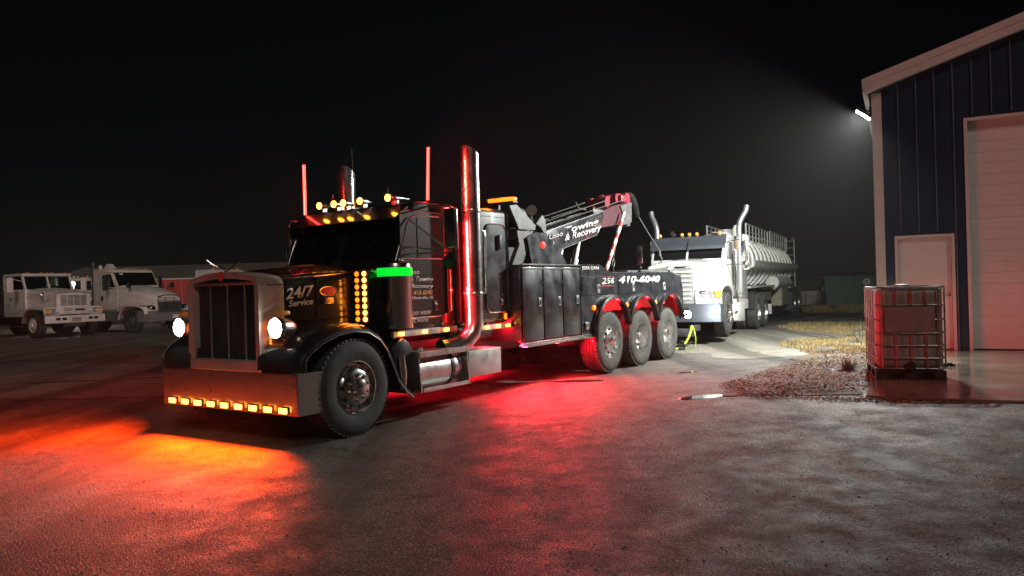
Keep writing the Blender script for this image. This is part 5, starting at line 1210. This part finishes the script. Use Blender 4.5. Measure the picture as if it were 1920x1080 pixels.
# dumpster, wall behind it
DU = thing('dumpster', 'dark green dumpster with a round white sticker by the building', 'dumpster', (15.45, 35.0, .17), (0, 0, radians(-14)))
mb = MB(); mb.prism([(-1.0, .12), (-1.09, 1.42), (1.09, 1.42), (1.0, .12)], 'xz', 0, 1.5, .02, 1); mb.box(-1.12, 1.12, -.05, 1.55, 1.40, 1.48, .015, 1); mb.box(-1.04, 1.04, -.03, -.001, .72, .78); mb.build('body', 'green_paint', DU, 25)
for k in range(2):
    mb = MB(); mb.prism([(-.06, 1.485), (1.56, 1.56), (1.56, 1.60), (-.06, 1.52)], 'yz', -1.12 + k * 1.125, -.008 + k * 1.125, .01, 1); mb.build('lid', 'lid', DU, 25)
for s in (-1, 1):
    mb = MB(); mb.box(s * 1.08 - .09, s * 1.08 + .09, .3, 1.2, .80, 1.0, .01, 1); mb.build('lift_pocket', 'green_paint', DU)
    mb = MB(); mb.box(s * .8 - .1, s * .8 + .1, .1, 1.4, 0, .12); mb.build('skid', 'steel', DU, 0)
mb = MB(); mb.lathe([(0, 0), (0, .16), (.006, .16), (.006, 0)], (.72, -.002, 1.18), (0, -1, 0), 20); st_ = mb.build('sticker', 'letter', DU, 0)
mb = MB(); mb.box(.70, .74, -.012, -.0081, 1.09, 1.27); mb.box(.66, .70, -.012, -.0081, 1.23, 1.26); mb.build('sticker_mark', 'trimblack', st_, 0)
CW = thing('concrete_wall', 'low pale concrete block wall between the trailer and the dumpster', 'wall', (15.2, 41.0, .15), (0, 0, radians(-8)))
for k in range(4):
    mb = MB(); mb.box(-4 + k * 1.5, -4 + k * 1.5 + 1.48, 0, .6, 0, .75, .02, 1); mb.build('block', 'concrete', CW, 25)

# hi-vis air line hanging under the tow bar, with its fitting on the ground
h0 = TW(10.9, .95, .62)
AH = thing('air_hose', 'yellow-green air hose hanging beneath the white tractor bumper', 'hose', TW(10.8, 1.0, .02))
AH.location.z = ground_z(AH.location.x, AH.location.y)
mb = MB(); mb.tube([(.10, .05, .55), (.06, .02, .42), (.0, -.01, .28), (-.10, -.05, .14)], .022, 8); mb.tube([(.12, .05, .54), (.16, .06, .40), (.19, .10, .24), (.20, .2, .02), (.0, .25, .02), (-.4, .1, .02)], .012, 6); mb.build('hose_line', 'hose', AH)
mb = MB(); mb.cyl((-.10, -.05, .14), (-.12, -.06, .02), .03, 8); mb.box(-.25, -.1, -.10, -.02, 0.0, .06, .01); mb.build('fitting', 'trimblack', AH)

# ------------------------------------------------------------------ loose ground detail
def scatter_mesh(name, m, gen, n, kind='stuff'):
    verts = []; faces = []
    for _ in range(n):
        r = gen()
        if r is None: continue
        v, f = r; k = len(verts); verts += v; faces += [tuple(i + k for i in q) for q in f]
    me = bpy.data.meshes.new(name); me.from_pydata(verts, [], faces); me.materials.append(M[m]); me.update()
    o = bpy.data.objects.new(name, me); COL.objects.link(o); o['kind'] = kind; return o
RN = random.Random(11)
OCT_F = [(0, 2, 4), (2, 1, 4), (1, 3, 4), (3, 0, 4), (2, 0, 5), (1, 2, 5), (3, 1, 5), (0, 3, 5)]
def stone(x, y, s, zoff=0.):
    z = ground_z(x, y) + zoff; a = RN.random() * 6; e = [s * RN.uniform(.5, 1.1) for _ in range(5)]
    c, d = cos(a), sin(a)
    v = [(x + c * e[0], y + d * e[0], z + .2 * s), (x - c * e[1], y - d * e[1], z + .15 * s), (x - d * e[2], y + c * e[2], z + .2 * s), (x + d * e[3], y - c * e[3], z + .1 * s), (x, y, z + e[4] * .75), (x, y, z - .3 * s)]
    return v, OCT_F
def g_road():
    y = 2.2 + 11 * RN.random() ** 1.6; x = RN.uniform(-.72, .72) * y
    return stone(x, y, RN.uniform(.0025, .006) * (2.4 if RN.random() < .08 else 1))
scatter_mesh('loose_gravel', 'stone', g_road, 20000)
def in_verge():
    t = RN.random(); u = RN.random()
    x = 2.95 + 3.6 * t; y0 = 9.6 + 1.15 * max(0, x - 4.3) * 1.35; y1 = 10.9 + 1.05 * (x - 2.95) * 1.15
    return x + RN.gauss(0, .08), y0 + (y1 - y0) * u
def g_leaf():
    x, y = in_verge(); s = RN.uniform(.010, .028); a = RN.random() * 6.3; t = RN.uniform(-.5, .5); z = ground_z(x, y) + .027
    if noise.noise((x * 1.7, y * 1.3, 2)) < -.30 + .35 * RN.random(): return None
    c, d = cos(a) * s, sin(a) * s
    return [(x + c, y + d, z + abs(t) * s), (x - d * .5, y + c * .5, z + s * .5 + t * s * .3), (x - c, y - d, z + abs(t) * s * .5), (x + d * .5, y - c * .5, z + s * .1)], [(0, 1, 2, 3)]
scatter_mesh('dry_leaves', 'leaf', g_leaf, 9500)
def g_edge():
    t = RN.random(); p = Vector((3.0, 9.62)).lerp(Vector((5.0, 8.62)), t); x = p.x + RN.gauss(0, .10); y = p.y + RN.gauss(0, .09)
    s = RN.uniform(.008, .026); a = RN.random() * 6.3; z = ground_z(x, y) + .012; c, d = cos(a) * s, sin(a) * s
    return [(x + c, y + d, z + .4 * s), (x - d * .5, y + c * .5, z + s * .5), (x - c, y - d, z), (x + d * .5, y - c * .5, z + s * .1)], [(0, 1, 2, 3)]
scatter_mesh('leaf_litter', 'leaf', g_edge, 1500)
def g_pale():
    x, y = in_verge(); return stone(x, y, RN.uniform(.008, .026), .012)
scatter_mesh('pale_rubble', 'stone', g_pale, 3500)
def blades(cx, cy, rx, ry, h, n, name='dry_grass'):
    def g():
        a = RN.random() * 6.3; r = RN.random() ** .6; x = cx + rx * r * cos(a); y = cy + ry * r * sin(a)
        if noise.noise((x * 1.6, y * .8, 4)) < -.35 + .4 * RN.random(): return None
        z = ground_z(x, y); b = RN.random() * 6.3; hh = h * RN.uniform(.5, 1.15); w = .006; l = RN.uniform(.1, .55) * hh
        c, d = cos(b), sin(b)
        return [(x - d * w, y + c * w, z), (x + d * w, y - c * w, z), (x + c * l * .4 + d * w * .6, y + d * l * .4 - c * w * .6, z + hh * .6), (x + c * l, y + d * l, z + hh)], [(0, 1, 2, 3)]
    return scatter_mesh(name, 'grass', g, n)
blades(7.5, 17.2, 1.4, 1.9, .06, 9000); blades(9.6, 22.0, 1.7, 3.0, .09, 9000); blades(14.8, 32.6, 2.4, 1.6, .30, 5000); blades(6.5, 15.2, .7, 1.2, .06, 3000)
blades(4.6, 11.0, 1.0, .9, .05, 900, 'short_dead_grass')
def tuft(name, label, cat, m, x, y, r, n, leafy=False, thin=.02):
    t = thing(name, label, cat, (x, y, max(ground_z(x, y), 0) if not leafy else BZ))
    v = []; f = []
    for _ in range(n):
        a = RN.random() * 6.3; e = RN.uniform(.1, 1.4); L = r * RN.uniform(.5, 1.1); k = len(v); w = r * (thin if not leafy else .16)
        b = Vector((RN.gauss(0, r * .18), RN.gauss(0, r * .18), 0)); d = Vector((cos(a) * cos(e), sin(a) * cos(e), sin(e) * (1 if not leafy else .35))); s_ = Vector((-sin(a), cos(a), 0)) * w
        m1 = b + d * L * .5 + Vector((0, 0, .05 * r)); v += [b - s_, b + s_, m1 + s_, m1 - s_, b + d * L]; f += [(k, k + 1, k + 2, k + 3), (k + 3, k + 2, k + 4)]
    me = bpy.data.meshes.new('leaves'); me.from_pydata([tuple(q) for q in v], [], f); me.materials.append(M[m]); o = bpy.data.objects.new('leaves', me); COL.objects.link(o); o.parent = t
tuft('weed_clump', 'round grey dead weed clump left of the tote', 'weed', 'weed', 5.12, 11.75, .24, 240)
tuft('leaf_clump', 'small dark green sprig lying on the wet pad by the door', 'plant', 'greenleaf', 6.75, 11.9, .17, 60, True)
tuft('dead_shrub', 'bare twiggy dead shrub behind the tote', 'shrub', 'weed', 7.7, 17.0, .55, 60, False, .006)

# ------------------------------------------------------------------ damp night air
hz = bpy.data.materials.new('night_mist'); hz.use_nodes = True
n_ = hz.node_tree.nodes; n_.remove(n_['Principled BSDF'])
pv = n_.new('ShaderNodeVolumePrincipled'); pv.inputs['Density'].default_value = HAZE; pv.inputs['Color'].default_value = (.95, .95, .95, 1); pv.inputs['Anisotropy'].default_value = .35
hz.node_tree.links.new(pv.outputs[0], n_['Material Output'].inputs['Volume'])
mb = MB(); mb.box(-264, 304, -44, 404, -1.2, 9.5); hb = mb.build('haze', hz, smooth=0); hb['kind'] = 'stuff'
